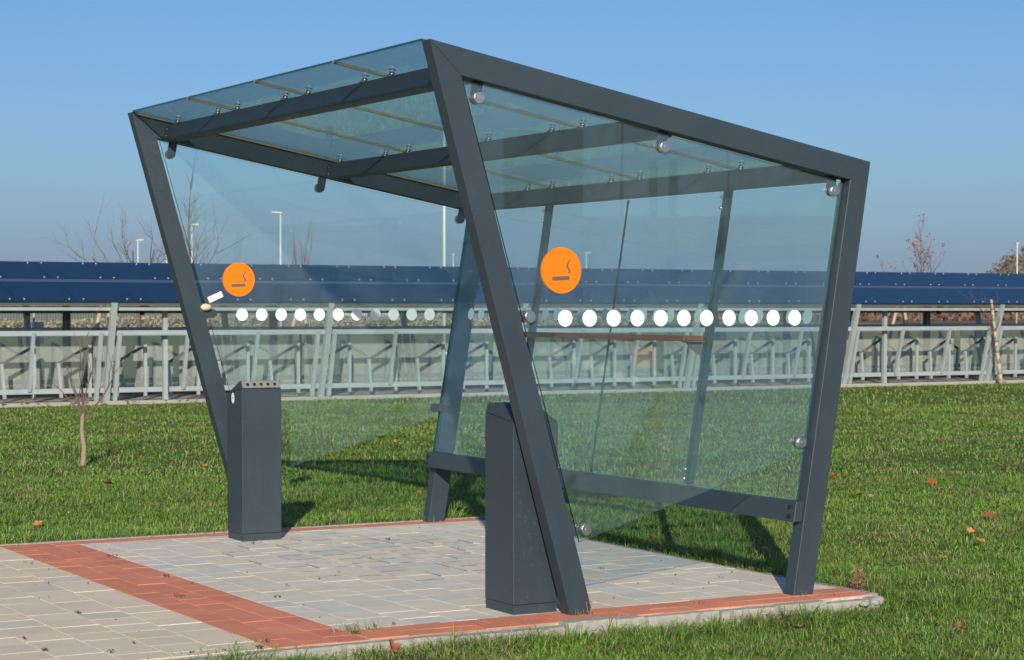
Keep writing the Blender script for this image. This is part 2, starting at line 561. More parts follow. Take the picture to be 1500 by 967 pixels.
for cx in cuts:
    top = {0.10: 0.010, 0.26: 0.004, -0.16: -0.012, 1.60: -0.016, 1.66: -0.008}.get(cx, -0.006+random.uniform(-.006, .004))
    ya = -0.212 + random.uniform(-0.008, 0.008) - (0.02 if cx in (0.10, 0.26) else 0)
    kerb_stone(mb, prev+0.004, cx-0.004, ya, PY0-0.002, -0.2, top, 0.0055)
    prev = cx
prev = -9.0
for i in range(11):
    kerb_stone(mb, prev+0.003, prev+0.977, PY1+0.003, PY1+0.055, -0.2, 0.004, 0.002); prev += 0.98
prev = PY0+0.02
for i in range(5):
    e = min(prev+0.9, PY1+0.05)
    kerb_stone(mb, PX1+0.004, PX1+0.058, prev+0.003, e-0.003, -0.2, -0.002+random.uniform(-.004, .004), 0.003); prev = e
# broken pale corner lumps
for (x, y, s_) in ((1.67, -0.17, 0.040), (1.63, -0.21, 0.025), (1.55, -0.23, 0.022)):
    mb.blob((x, y, -0.03), s_, 2, (1.2, 0.9, 0.65), 0.15)
tag(mb.build('kerb', M['kerb']), kind='structure')

# ------------------------------------------------------------------ smoking shelter
D = 3.98
Kl = 0.16067                 # rear legs lean: dx/dz
XA, ZA, XB, ZB = -0.7334, 2.600, 1.758, 2.152
sl = (ZB-ZA)/(XB-XA)
RU = Vector((1, 0, sl)).normalized()           # down along the roof
RN = Vector((-sl, 0, 1)).normalized()          # roof normal, up
def roofp(u, off, y):
    """u metres from the front edge, off below the frame top"""
    return Vector((XA, y, ZA)) + RU*u - RN*off
shelter = tag(empty('smoking_shelter'), 'anthracite steel smoking shelter with leaning legs and glass roof and walls', 'shelter')

def frame(y0, y1):
    mb = MB()
    P = dict(a=(XA, ZA), b=(XB, ZB), bi=(1.630, 2.059), ai=(-0.575, 2.449))
    e = (0, y1-y0, 0)
    v = lambda x, z: (x, y0, z)
    zf = -0.16
    # front leg, beam, rear leg: mitred at the corners
    mb.prism([v(*P['a']), v(*P['ai']), v(0.12-0.2838*zf, zf), v(-0.2821*zf, zf)], e, 0.002)
    mb.prism([v(*P['a']), v(*P['b']), v(*P['bi']), v(*P['ai'])], e, 0.002)
    mb.prism([v(*P['b']), v(*P['bi']), v(1.290+0.1651*zf, zf), v(1.412+0.16067*zf, zf)], e, 0.002)
    return mb.build('side_frame', M['frame'], shelter)
frame(0, 0.08)
frame(D-0.08, D)

def purlin(xf):
    """front face top edge at x = xf"""
    u0 = (xf-XA)/RU.x
    mb = MB()
    pts = [roofp(u0, 0.030, 0.081), roofp(u0+0.06, 0.030, 0.081), roofp(u0+0.06, 0.128, 0.081), roofp(u0, 0.128, 0.081)]
    mb.prism(pts, (0, D-0.162, 0), 0.003)
    o = mb.build('roof_purlin', M['frame'], shelter)
    for y in (0.12, D-0.12):
        for of in (0.058, 0.10):
            mb = MB()
            c = roofp(u0, of, y)
            mb.cyl(c-RU*0.004, c+RU*0.002, 0.006, 10)
            mb.build('bolt', M['bolt'], o)
    return u0+0.03
UC = [purlin(-0.512), purlin(0.572), purlin(1.569)]
# glass roof: four panes with beige joints
ED = [0.078, 1.012, 1.990, 2.968, D-0.078]
UL = (XB-XA)/RU.x
for i in range(4):
    mb = MB()
    y0, y1 = ED[i]+0.005, ED[i+1]-0.005
    glass_slab(mb, [roofp(0.002, 0.001, y0), roofp(UL-0.002, 0.001, y0), roofp(UL-0.002, -0.011, y0), roofp(0.002, -0.011, y0)], (0, y1-y0, 0))
    o = mb.build('roof_pane', [M['glass_roof'], M['edge']], shelter)
    # large faces are the two along the roof: swap slots by normal
    for f in o.data.polygons:
        f.material_index = 0 if abs(f.normal.dot(RN)) > 0.9 else 1
for y in (0.094, ED[1], ED[2], ED[3], D-0.094):
    mb = MB()
    if 0.5 < y < 3.5:
        mb.prism([roofp(0.0, -0.0118, y-0.008), roofp(UL, -0.0118, y-0.008), roofp(UL, 0.003, y-0.008), roofp(0.0, 0.003, y-0.008)], (0, 0.016, 0))
    else:
        mb.prism([roofp(0.02, 0.002, y-0.007), roofp(UL-0.02, 0.002, y-0.007), roofp(UL-0.02, 0.010, y-0.007), roofp(0.02, 0.010, y-0.007)], (0, 0.012, 0))
    mb.build('joint_strip', M['seal'], shelter)
ys = []
for i in range(4): ys += [ED[i]+0.16, ED[i+1]-0.14] if i else [0.20, ED[1]-0.14]
ys[-1] = D-0.20
for u in UC:
    for y in ys:
        mb = MB()
        c0 = roofp(u, 0.0295, y)
        mb.cyl(c0, c0+RN*0.010, 0.024, 18)
        mb.cyl(c0+RN*0.010, c0+RN*0.028, 0.014, 14)
        mb.cyl(c0+RN*0.0408, c0+RN*0.0435, 0.019, 18, 0.016)
        mb.build('roof_fixing', M['bolt'], shelter)

def side_z(x): return 0.385+(x-0.258)*0.2846
def mir(far, y): return D-y if far else y
def side_glass(far):
    mb = MB()
    g0, g1 = mir(far, 0.040), mir(far, 0.050)
    pts = [(-0.546, 2.434), (1.612, 2.046), (1.383, 0.705), (0.071, 0.332)]
    glass_slab(mb, [(x, g0, z) for x, z in pts], (0, g1-g0, 0))
    o = mb.build('side_glass', [M['glass'], M['edge']], shelter)
    yo = mir(far, 0.0385)           # outside film
    yi = mir(far, 0.0515)           # inside film
    s_ = 1 if far else -1
    ya_ = yi if far else yo
    for i in range(11):
        mb = MB()
        mb.cyl((-0.010+0.1326*i, ya_, 1.371), (-0.010+0.1326*i, ya_-0.0008, 1.371), 0.039, 40)
        d_ = mb.build('safety_dot', M['white'], o)
        for f in d_.data.polygons: f.use_smooth = False
    mb = MB()
    c = Vector((-0.030, 0, 1.591))
    for yy, nn in ((yo, s_), (yi, -s_)):
        mb.mi = 0
        mb.disc((c.x, yy, c.z), (0, nn, 0), 0.106, 64)
        mb.mi = 1
        y2 = yy+nn*0.0012
        sub = []
        # cigarette, lying and a little tilted
        a_, L_, h_ = R(3), 0.092, 0.0125
        ux, uz = math.cos(a_), math.sin(a_)
        cc = (c.x-0.004, c.z-0.036)
        q = []
        for k in range(9):
            th = -math.pi/2+math.pi*k/8
            q.append((L_/2-h_*0.4+h_*0.55*math.cos(th), h_*0.75*math.sin(th)))
        for k in range(9):
            th = math.pi/2+math.pi*k/8
            q.append((-L_/2+h_*0.4+h_*0.55*math.cos(th), h_*0.75*math.sin(th)))
        mb.poly([(cc[0]+a*ux-b*uz, y2, cc[1]+a*uz+b*ux) for a, b in q])
        # curl of smoke
        cl = []
        for k in range(41):
            f = k/40
            cl.append((c.x+0.036+0.0062*math.sin(f*2*math.pi*1.2+0.6), c.z-0.012+0.064*f, 0.0062*(1-0.4*f)))
        for k in range(40):
            (xa_, za_, wa), (xb_, zb_, wb) = cl[k], cl[k+1]
            mb.poly([(xa_-wa, y2, za_), (xa_+wa, y2, za_), (xb_+wb, y2, zb_), (xb_-wb, y2, zb_)])
    mb.build('smoking_sign', [M['orange'], M['picto']], o)
    if far:
        mb = MB()
        mb.mi = 0
        y2 = mir(far, 0.0522)
        ux, uz = math.cos(R(24)), math.sin(R(24))
        cc = (-0.188, 1.481)
        mb.poly([(cc[0]+a*ux-b*uz, y2, cc[1]+a*uz+b*ux) for a, b in ((-0.05, -0.019), (0.05, -0.019), (0.05, 0.019), (-0.05, 0.019))])
        tag(mb.build('sticker', M['white'], o), 'small blank white rectangular sticker, tilted')
    return o
side_glass(False); side_glass(True)

def clamp(far, kx, kz, dx, dz, length):
    """tab from the frame to the knob, stainless button outside the glass"""
    root = empty('glass_clamp', (0, 0, 0)); root.parent = shelter
    d = Vector((dx, 0, dz)).normalized()
    n = Vector((-d.z, 0, d.x))
    c = Vector((kx, 0, kz))
    h = 0.027
    pts = []
    for k in range(13):
        th = -math.pi/2+math.pi*k/12
        pts.append(c+d*(h*math.cos(th))+n*(h*math.sin(th)))
    pts += [c-d*length+n*h, c-d*length-n*h]
    y0, y1 = mir(far, 0.0535), mir(far, 0.0615)
    mb = MB()
    mb.prism([(p.x, y0, p.z) for p in pts], (0, y1-y0, 0), 0.001)
    mb.cyl((kx, y1, kz), (kx, y1+(y1-y0)*0.5, kz), 0.009, 10)
    mb.build('clamp_plate', M['frame'], root)
    mb = MB()
    ya, yb = mir(far, 0.039), mir(far, 0.014)
    e = yb-ya
    mb.cyl((kx, ya, kz), (kx, ya+e*0.86, kz), 0.0285, 28, 0.0285)
    mb.cyl((kx, ya+e*0.86, kz), (kx, yb, kz), 0.0285, 28, 0.0255)
    mb.cyl((kx, yb, kz), (kx, yb+e*0.06, kz), 0.007, 12)
    mb.build('clamp_knob', M['steel'], root)
for far in (False, True):
    dn = (-RN.x, -RN.z)
    clamp(far, -0.475, 2.357, *dn, 0.10)
    clamp(far, 0.529, 2.180, *dn, 0.10)
    clamp(far, 1.548, 2.003, *dn, 0.10)
    clamp(far, -0.208, 1.379, 1, 0, 0.07)
    clamp(far, 0.095, 0.391, 1, 0, 0.09)
    clamp(far, 1.350, 0.755, -1, 0, 0.06)

def rx(z): return 1.2915+Kl*z        # inner face of the rear legs
KN = Vector((1, 0, Kl)).normalized()
# rail along the foot of the glass back
mb = MB()
def rail_pt(z, off, y): return (rx(z)-off, y, z)
mb.prism([rail_pt(0.362, 0.002, 0.012), rail_pt(0.362, 0.052, 0.012), rail_pt(0.462, 0.052, 0.012), rail_pt(0.462, 0.002, 0.012)], (0, D-0.024, 0), 0.003)
rail = mb.build('rear_rail', M['frame'], shelter)
for y in (0.052, D-0.05):
    for z in (0.39, 0.435):
        mb = MB()
        mb.cyl((rx(z)-0.051, y, z), (rx(z)-0.062, y, z), 0.010, 10)
        mb.build('bolt', M['black'], rail)
# uprights behind the glass
for y in (1.045, 2.935):
    mb = MB()
    mb.prism([(rx(0.47)+0.002, y-0.02, 0.47), (rx(0.47)+0.042, y-0.02, 0.47), (rx(2.10)+0.042, y-0.02, 2.10), (rx(2.10)+0.002, y-0.02, 2.10)], (0, 0.04, 0), 0.002)
    o = mb.build('upright', M['frame'], shelter)
    for z in (0.50, 0.55, 1.96, 2.02):
        mb = MB()
        mb.cyl((rx(z)-0.022, y, z), (rx(z)+0.002, y, z), 0.008, 12)
        mb.build('bolt', M['steel'], o)
    # foot of the upright, fixed to the back of the rail
# glass back: four panes with the row of dots on them
YE = [0.058, 1.005, 1.985, 2.895, D-0.058]
for i in range(4):
    mb = MB()
    a_, b_ = YE[i]+0.003, YE[i+1]-0.003
    z0, z1 = 0.466, 2.045
    glass_slab(mb, [(rx(z0)-0.016, a_, z0), (rx(z0)-0.006, a_, z0), (rx(z1)-0.006, a_, z1), (rx(z1)-0.016, a_, z1)], (0, b_-a_, 0))
    o = mb.build('rear_pane', [M['glass_rear'], M['edge']], shelter)
    for f in o.data.polygons: f.material_index = 0 if abs(f.normal.dot(Vector((1, 0, -Kl)).normalized())) > 0.9 else 1
    for k in range(27):
        y = 0.183+0.1356*k
        if a_+0.02 < y < b_-0.02:
            mb = MB()
            c_ = Vector((rx(1.376)-0.0045, y, 1.376)); n_ = Vector((1, 0, -Kl)).normalized()
            mb.cyl(c_, c_+n_*0.0008, 0.039, 36)
            d_ = mb.build('safety_dot', M['white'], o)
            for f in d_.data.polygons: f.use_smooth = False
# lean-on board with brackets
t = NT('brown_board')
g = t.noise(6, 8, 0.7, stretch=(8, 0.6, 8))
t.bump(g, 0.2, 0.002)
M['board'] = t.set(t.mix(g, (0.11, 0.032, 0.014), (0.27, 0.078, 0.036)), 0.6, 0, 0.3)
mb = MB()
mb.box(1.335, 1.470, 1.025, 3.11, 1.240, 1.268, 0.003)
shelf = mb.build('leaning_shelf', M['board'], shelter)
for y in (1.045, 2.935):
    mb = MB()
    mb.prism([(1.355, y-0.003, 1.2385), (1.472, y-0.003, 1.2385), (1.468, y-0.003, 1.165), (1.445, y-0.003, 1.165)], (0, 0.006, 0))
    mb.box(1.355, 1.472, y-0.03, y+0.03, 1.2345, 1.2392)
    mb.build('shelf_bracket', M['galv_dark'], shelf)

# ------------------------------------------------------------------ ash bins
def ash_bin(name, x0, x1, y0, y1, s_, label):
    """s_ = +1: holes look towards +y; -1: towards -y"""
    root = tag(empty(name, ((x0+x1)/2, (y0+y1)/2, 0)), label, 'ash bin', 'ash bins of the smoking shelter')
    cx, cy = (x0+x1)/2, (y0+y1)/2
    hx, hy = (x1-x0)/2, (y1-y0)/2
    yf = hy*s_            # face with the holes
    yb = -hy*s_
    mb = MB()
    mb.prism([(-hx, yb, 0.045), (-hx, yf, 0.045), (-hx, yf, 0.925), (-hx, yb, 0.888)], (2*hx, 0, 0), 0.003)
    mb.build('bin_body', M['bin'], root)
    mb = MB()
    e = 0.004
    mb.box(-hx+e, hx-e, -hy+e, hy-e, -0.01, 0.043)
    mb.build('bin_base', M['bin'], root)
    # hood: wedge over the body, inclined strip with five holes
    mb = MB()
    yr = yf-0.022*s_
    zz = lambda y: 0.888+(0.925-0.888)*abs(y-yb)/(2*hy)
    mb.prism([(-hx+0.002, yb+0.004*s_, 0.890), (-hx+0.002, yf-0.002*s_, 0.927), (-hx+0.002, yr, 0.972), (-hx+0.002, yr-0.02*s_, 0.972)], (2*hx-0.004, 0, 0), 0.002)
    hood = mb.build('hood', M['bin'], root)
    mb = MB()
    n = Vector((0, s_*0.045, 0.020)).normalized()
    a0 = Vector((0, yf-0.0015*s_, 0.9295)); a1 = Vector((0, yr+0.0005*s_, 0.970))
    mb.prism([Vector((-hx+0.006, a0.y, a0.z)), Vector((hx-0.006, a0.y, a0.z)), Vector((hx-0.006, a1.y, a1.z)), Vector((-hx+0.006, a1.y, a1.z))], n*0.002)
    plate = mb.build('hole_plate', M['strip'], hood)
    mid = (a0+a1)/2+n*0.003
    for k in range(5):
        mb = MB()
        mb.disc((-hx+0.04+k*(2*hx-0.08)/4, mid.y, mid.z), n, 0.0105, 20)
        mb.build('stub_hole', M['black'], hood)
    return root
b1 = ash_bin('ash_bin', -0.228, 0.012, 0.135, 0.405, 1, 'tall anthracite ash bin partly hidden behind the front leg of the nearer frame')
b2 = ash_bin('ash_bin', -0.205, 0.052, 3.458, 3.700, -1, 'tall anthracite ash bin at the far frame, row of five holes facing the viewer')
mb = MB()
mb.mi = 0
for k, (r_, mi) in enumerate(((1.0, 0),)):
    mb.poly([(-0.1300, 0.02+0.024*math.cos(2*math.pi*i/24), 0.865+0.033*math.sin(2*math.pi*i/24)) for i in range(24)])
mb.mi = 1
mb.poly([(-0.1308, 0.010, 0.862), (-0.1308, 0.030, 0.862), (-0.1308, 0.030, 0.869), (-0.1308, 0.010, 0.869)])
mb.poly([(-0.1308, 0.018, 0.869), (-0.1308, 0.021, 0.869), (-0.1308, 0.021, 0.885), (-0.1308, 0.018, 0.885)])
mb.build('sticker', [M['white'], M['picto']], b2)
# pale crumbs: a lump lying on the far front tab
mb = MB()
mb.blob((-0.262, D-0.082, 1.418), 0.030, 2, (1.25, 0.8, 0.75), 0.06)
tag(mb.build('foam_lump', flat('cream_foam', (0.62, 0.52, 0.36), 0.9, var=0.2, scale=60, bump=0.5)),
    'cream rounded lump of foam stuck to the inner tab of the far front leg', 'foam lump')

# ------------------------------------------------------------------ bicycle shelter (runs along x, front at y = 20.4)
BX = 3.09
BASE_Z = 0.045
bike = tag(empty('bicycle_shelter', (BX, 20.4, 0)), 'long low galvanised bicycle shelter with a blue panel roof across the lawn', 'bicycle shelter')
BO = Vector((BX, 20.4, 0))
def bbuild(mb, name, mat, parent=None):
    o = mb.build(name, mat, parent or bike)
    o.data.transform(Matrix.Translation(-BO)) if (parent is None) else o.data.transform(Matrix.Translation(-BO))
    return o
BL, BR = BX-6.0, BX+26.0
PN = [BX+1.56+3.42*n for n in range(-2, 8)]
def fl(z, back=0.0): return 20.50+back-0.27*z      # leaning front plane
for rear in (False, True):
    def yy(y): return 44.6-y if rear else y          # mirrored about y = 22.3
    for x in PN:
        mb = MB()
        mb.bar((x, yy(fl(0)), 0.03), (x, yy(fl(1.475)), 1.475), 0.085, 0.085)
        bbuild(mb, 'main_post', M['galv'])
        for dx in (-0.15, 0.13):
            mb = MB()
            mb.bar((x+dx, yy(fl(0.05)), 0.05), (x+dx, yy(fl(1.04, 0.03)), 1.04), 0.06, 0.05)
            bbuild(mb, 'side_stay', M['galv'])
        for dx in (1.17, 2.28):
            mb = MB()
            mb.bar((x+dx, yy(fl(0.2, 0.02)), 0.2), (x+dx, yy(fl(1.04, 0.02)), 1.04), 0.05, 0.05)
            bbuild(mb, 'lean_stay', M['galv'])
    for nm, z, h, off in (('roof_rail', 1.385, 0.062, 0.0), ('mid_rail', 1.030, 0.075, 0.0), ('base_rail', 0.195, 0.075, 0.0)):
        mb = MB()
        y = yy(fl(z, off)+0.045)
        mb.box(BL, BR, y-0.02, y+0.02, z-h/2, z+h/2, 0.004)
        bbuild(mb, nm, M['galv'])
for n, x in enumerate(PN):
    if n in (2, 6, 9):
        mb = MB(); mb.bar((x+0.88, 20.42, 0.03), (x+0.88, 20.42, 1.38), 0.065, 0.065); bbuild(mb, 'upright_post', M['galv'])
for x in PN[:-1]:
    for yr, far_ in ((0.018, 0),):
        mb = MB()
        a_, b_ = x+0.08, x+3.34
        glass_slab(mb, [(a_, 21.30, 0.20), (b_, 21.30, 0.20), (b_, 21.30, 1.035), (a_, 21.30, 1.035)], (0, 0.006, 0))
        bbuild(mb, 'screen_pane', [M['pane'], M['edge']])
# centre columns with braces
for x in (4.64-6.84, 4.64-3.42, 4.64, 4.64+3.42, 4.64+6.84, 4.64+10.35, 4.64+13.8, 21.87, 21.87+3.42):
    mb = MB()
    mb.box(x-0.05, x+0.05, 22.25, 22.35, 0.03, 2.03)
    bbuild(mb, 'centre_column', M['galv_dark'])  # shade under the roof put into the darker steel colour
for x in (5.95, 12.8, 22.44):
    mb = MB()
    mb.bar((x, 22.6, 1.28), (x+0.05, 22.6, 1.95), 0.06, 0.06)
    mb.bar((x-0.02, 22.6, 1.35), (x+0.34, 22.6, 1.62), 0.03, 0.05)
    bbuild(mb, 'roof_brace', M['black'])
# ridge roof
F0, F1 = Vector((0, 20.07, 1.478)), Vector((0, 22.30, 2.085))
FD = (F1-F0); FN = Vector((0, -FD.z, FD.y)).normalized()
pitch = 0.856
k = 0
x = BL-0.1
x0r = BX+0.17-pitch*8
npan = int((BR-x0r)/pitch)
for i in range(npan):
    xa, xb = x0r+i*pitch+0.004, x0r+(i+1)*pitch-0.004
    for r_ in (0, 1):
        p0 = F0+FD*(0.0 if r_ == 0 else 0.56)
        p1 = F0+FD*(0.475 if r_ == 0 else 1.0)
        mb = MB()
        mb.prism([Vector((xa, p0.y, p0.z)), Vector((xb, p0.y, p0.z)), Vector((xb, p1.y, p1.z)), Vector((xa, p1.y, p1.z))], FN*0.010)
        mb.mi = 1
        for f in ((0.10, ) if r_ == 0 else (0.05, 0.90)):
            pp = p0+(p1-p0)*f
            for xx in (xa+0.10, xb-0.10):
                c = Vector((xx, pp.y, pp.z))+FN*0.010
                mb.cyl(c, c+FN*0.012, 0.012, 8)
        bbuild(mb, 'roof_panel', [M['blue'], M['capnut']])
t = NT('paler_band'); M['band'] = t.set((0.055, 0.10, 0.165), 0.4)
mb = MB()
pa = F0+FD*0.47; pb = F0+FD*0.565
mb.prism([Vector((BL, pa.y, pa.z))-FN*0.02, Vector((BR, pa.y, pa.z))-FN*0.02, Vector((BR, pb.y, pb.z))-FN*0.02, Vector((BL, pb.y, pb.z))-FN*0.02], FN*0.022)
bbuild(mb, 'roof_band', M['band'])  # paler strip filling the gap between the panel rows
mb = MB()
mb.prism([Vector((BL, 22.31, 2.085)), Vector((BR, 22.31, 2.085)), Vector((BR, 24.55, 1.45)), Vector((BL, 24.55, 1.45))], (0, 0.003, 0.010))
bbuild(mb, 'rear_roof_slope', M['blue'])
t = NT('gutter_shade_brown'); M['gutter'] = t.set((0.085, 0.08, 0.065), 0.6)  # gutter colour, also the shaded tone of the rear beam
mb = MB()
mb.box(BL, BR, 20.10, 20.16, 1.425, 1.470)
bbuild(mb, 'gutter', M['gutter'])
mb = MB()
mb.box(BL, BR, 24.30, 24.38, 1.300, 1.40)
bbuild(mb, 'shaded_rear_beam', M['gutter'])  # rear beam, the shade on its face put into the dark brown

# racks
def make_rack(mir_=1):
    r = empty('bicycle_rack')
    for xx, z in ((-0.215*mir_, 0.56), (0.215*mir_, 0.82)):
        mb = MB(); mb.bar((xx, 0, 0.03), (xx+(0.045 if z < 0.6 else 0)*-1*mir_, 0, z), 0.045, 0.045, 0.0)
        mb.build('rack_post', M['galv'], r)
    mb = MB(); mb.bar((-0.26*mir_, 0, 0.545), (0.215*mir_, 0, 0.805), 0.03, 0.04)
    mb.build('rack_bar', M['galv_dark'], r)
    return r
ra = make_rack(1); rb = make_rack(-1)
k = 0
for row, (proto, y, off, lab, grp) in enumerate(((ra, 20.85, 0.42, 'low galvanised bicycle rack with sloping dark bar in the front row of the bicycle shelter', 'bicycle racks in the front row'),
                                       (rb, 23.1, 0.15, 'low galvanised bicycle rack with sloping bar in the back row of the bicycle shelter', 'bicycle racks in the back row'))):
    for i in range(-2, 27):
        x = BX+off+0.83*i
        if i in (3, 12, 20) and row == 1: continue
        o = proto if i == -2 else copy_tree(proto)
        o.location = (x+random.uniform(-.03, .03), y, 0.03)
        tag(o, lab, 'bicycle rack', grp)

# hard standing under it, kerb
t = NT('asphalt'); g = t.noise(12, 8, 0.8); t.bump(g, 0.3, 0.01)
M['asphalt'] = t.set(t.mix(g, (0.055, 0.055, 0.055), (0.10, 0.098, 0.092)), 0.9, 0, 0.2)
mb = MB(); mb.box(BL-8, BR+10, 22.3, 25.6, -0.05, 0.024)
tag(mb.build('asphalt', M['asphalt']), kind='structure')
mb = MB(); mb.box(BL-8, BR+10, 20.40, 22.3, -0.05, 0.030)
tag(mb.build('concrete_strip', M['kerb']), kind='structure')
mb = MB()
x = BL-8
while x < BR+10:
    mb.box(x+0.003, x+0.997, 20.30, 20.398, -0.10, 0.045+random.uniform(-.003, .003), 0.006); x += 1.0
tag(mb.build('kerb_stones', M['kerb']), kind='structure')

# ------------------------------------------------------------------ beyond: path, brown field, fence, weeds
mb = MB(); mb.poly([(-60, 88, -0.02), (200, 80, -0.02), (200, 83.2, -0.02), (-60, 91.2, -0.02)])
tag(mb.build('path', flat('pale_gravel', (0.36, 0.34, 0.29), 0.95, scale=3)), kind='structure')
t = NT('brown_soil'); g = t.noise(0.35, 8, 0.8)
M['brown'] = t.set(t.mix(t.ramp(g, [(0.3, 0.0), (0.7, 1.0)]), (0.10, 0.060, 0.045), (0.24, 0.16, 0.125)), 0.95, 0, 0.1)
mb = MB(); mb.poly([(98, 66, -0.018), (420, 40, -0.018), (420, 260, -0.018), (150, 300, -0.018)])
tag(mb.build('brown_field', M['brown']), kind='structure')

# dark palisade fence far left, with dry weeds along its foot
M['fence'] = flat('grey_fence', (0.17, 0.175, 0.18), 0.7)  # grey lightened, distance haze held in the colour
fence = tag(empty('palisade_fence', (20, 104, 0)), 'dark palisade fence far behind the bicycle shelter, dry weeds along its foot', 'fence')
mb = MB()
for i in range(420):
    x = -20+i*0.16
    mb.box(x, x+0.05, 0, 0.04, 0, 1.7)
mb.box(-20, 47.4, 0.05, 0.08, 0.3, 0.36); mb.box(-20, 47.4, 0.05, 0.08, 1.4, 1.46)
mb.build('fence_panel', M['fence'], fence)
mb = MB()
for i in range(24): mb.box(-20+2.9*i, -19.86+2.9*i, -0.08, 0.14, 0, 1.85)
o = mb.build('fence_post', M['galv_dark'], fence); o['kind'] = 'stuff'

def scatter_leaves(name, pts, size, cols, mat_name, flat_=False, kind='stuff', rough=0.8):
    """many leaf-sized quads at pts (n,3)"""
    n = len(pts)
    s_ = size*rng.uniform(0.6, 1.3, n)
    a_ = rng.normal(size=(n, 3)); a_ /= np.linalg.norm(a_, axis=1)[:, None]
    b_ = rng.normal(size=(n, 3)); b_ -= (a_*b_).sum(1)[:, None]*a_; b_ /= np.linalg.norm(b_, axis=1)[:, None]
    v = np.stack([pts-a_*s_[:, None], pts-b_*s_[:, None]*0.5, pts+a_*s_[:, None], pts+b_*s_[:, None]*0.5], 1).reshape(-1, 3)
    q = np.arange(n*4).reshape(-1, 4)
    t = NT(mat_name)
    at = t.n('ShaderNodeAttribute'); at.attribute_name = 'tone'
    mt = t.set(at.outputs['Color'], rough, 0, 0.2)
    o = raw_mesh(name, v, q, mt, smooth=False)
    cc = np.array(cols)[rng.integers(0, len(cols), n)]*rng.uniform(0.7, 1.25, (n, 1))
    vcol(o, np.concatenate([cc, np.ones((n, 1))], 1).astype(np.float32))
    return o
N = 16000
px_ = rng.uniform(-2, 68, N); h_ = 0.3+0.55*lattice_noise(px_, px_*0, 2.2, 8)+0.3*lattice_noise(px_, px_*0, 0.6, 9)
pt = np.stack([px_, 102.5+rng.normal(0, 0.7, N), rng.random(N)**0.8*h_], 1)
o = scatter_leaves('dry_weeds', pt, 0.10, [(0.33, 0.28, 0.22), (0.38, 0.32, 0.25), (0.28, 0.24, 0.18), (0.30, 0.27, 0.20), (0.25, 0.26, 0.16)], 'dry_weed')  # weed tones lightened to hold the distance haze
tag(o, kind='stuff')
N = 22000
pt = np.stack([rng.uniform(95, 330, N), rng.uniform(150, 200, N), rng.random(N)*1.2*lattice_noise(rng.uniform(0, 99, N), rng.uniform(0, 9, N), 1.2, 5)], 1)
o = scatter_leaves('heath', pt, 0.35, [(0.17, 0.10, 0.07), (0.22, 0.14, 0.10), (0.12, 0.08, 0.06)], 'heath_tuft')
tag(o, kind='stuff')
mb = MB(); mb.box(120, 420, 262, 262.4, 0, 0.9)
tag(mb.build('boundary_wall', flat('pale_wall', (0.55, 0.52, 0.46), 0.9, scale=0.3)), 'long low pale wall at the far edge of the brown field', 'wall')

# hill far right
def hill_z(X, Y):
    # distance along a ridge running away to the right
    cx_, cy_ = 558.5, 396.0
    u = ((X-cx_)*0.83+(Y-cy_)*-0.56)/150.0
    v = ((X-cx_)*0.56+(Y-cy_)*0.83)/120.0
    r = np.sqrt(u*u+v*v)
    z = 104*np.clip(1-r, 0, 1)**1.0
    nz = (lattice_noise(X, Y, 26, 21)-0.5)*9+(lattice_noise(X, Y, 8, 22)-0.5)*4
    return np.where(r < 1, z+nz*np.clip(1-r, 0, 0.35)/0.35, -1.0)-0.2
t = NT('hill_ground'); g = t.noise(0.06, 8, 0.75); g2 = t.noise(0.25, 6, 0.8)
c = t.mix(t.ramp(g, [(0.35, 0.0), (0.6, 1.0)]), (0.22, 0.14, 0.10), (0.36, 0.30, 0.22))  # pale tones carry the haze over the hill in their colour
M['hill'] = t.set(t.mix(t.ramp(g2, [(0.45, 0.0), (0.7, 1.0)]), c, (0.17, 0.19, 0.12)), 0.95, 0, 0.1)
hill = grid_mesh('hill', 400, 720, 250, 545, 3.2, M['hill'], hill_z)
tag(hill, kind='structure')
N = 9000
hx = rng.uniform(405, 600, N); hy = rng.uniform(300, 520, N)
hz = hill_z(hx, hy)
keep = (hz > 0.4) & (lattice_noise(hx, hy, 14, 30) > 0.45)
cen = np.stack([hx, hy, hz], 1)[keep][:2200]
pt = np.repeat(cen, 22, 0)+rng.normal(0, 1, (len(cen)*22, 3))*np.array([1.0, 1.0, 0.9])+np.array([0, 0, 1.0])
o = scatter_leaves('hillside_scrub', pt, 0.55, [(0.20, 0.14, 0.12), (0.17, 0.17, 0.11), (0.28, 0.20, 0.15), (0.15, 0.14, 0.12)], 'scrub')
tag(o, kind='stuff')

# ------------------------------------------------------------------ street lamps
def lamp(x, y, h, arm, label, heads=1, r0=0.035):
    root = tag(empty('street_lamp', (x, y, 0), arm), label, 'street lamp')
    mb = MB(); mb.cyl((0, 0, -0.05), (0, 0, h-0.05), r0*1.5, 10, r0)
    mb.build('pole', M['lamp'], root)
    mb = MB()
    mb.prism([(-0.10, -0.12, h-0.05), (0.42, -0.10, h-0.01), (0.42, 0.10, h-0.01), (-0.10, 0.12, h-0.05)], (0, 0, 0.07), 0.015)
    mb.build('lamp_head', M['lamp'], root)
    return root
M['lamp'] = flat('pale_lamp_paint', (0.62, 0.62, 0.58), 0.5, scale=2)
a0 = R(-28)
lamp(34.75, 83.78, 6.0, a0+math.pi, 'tallest pale street lamp with a head, seen through the far side glass')
lamp(36.40, 100.15, 6.0, a0, 'pale street lamp just inside the front leg of the far frame')
lamp(42.89, 127.58, 6.0, a0, 'small pale street lamp left of the shelter among bare branches')
lamp(52.33, 147.55, 6.0, a0, 'faint small street lamp close against the outside of the far frame leg')
lamp(87.04, 139.14, 6.0, a0, 'tiny street lamp beside the near orange smoking sign, seen through two panes')
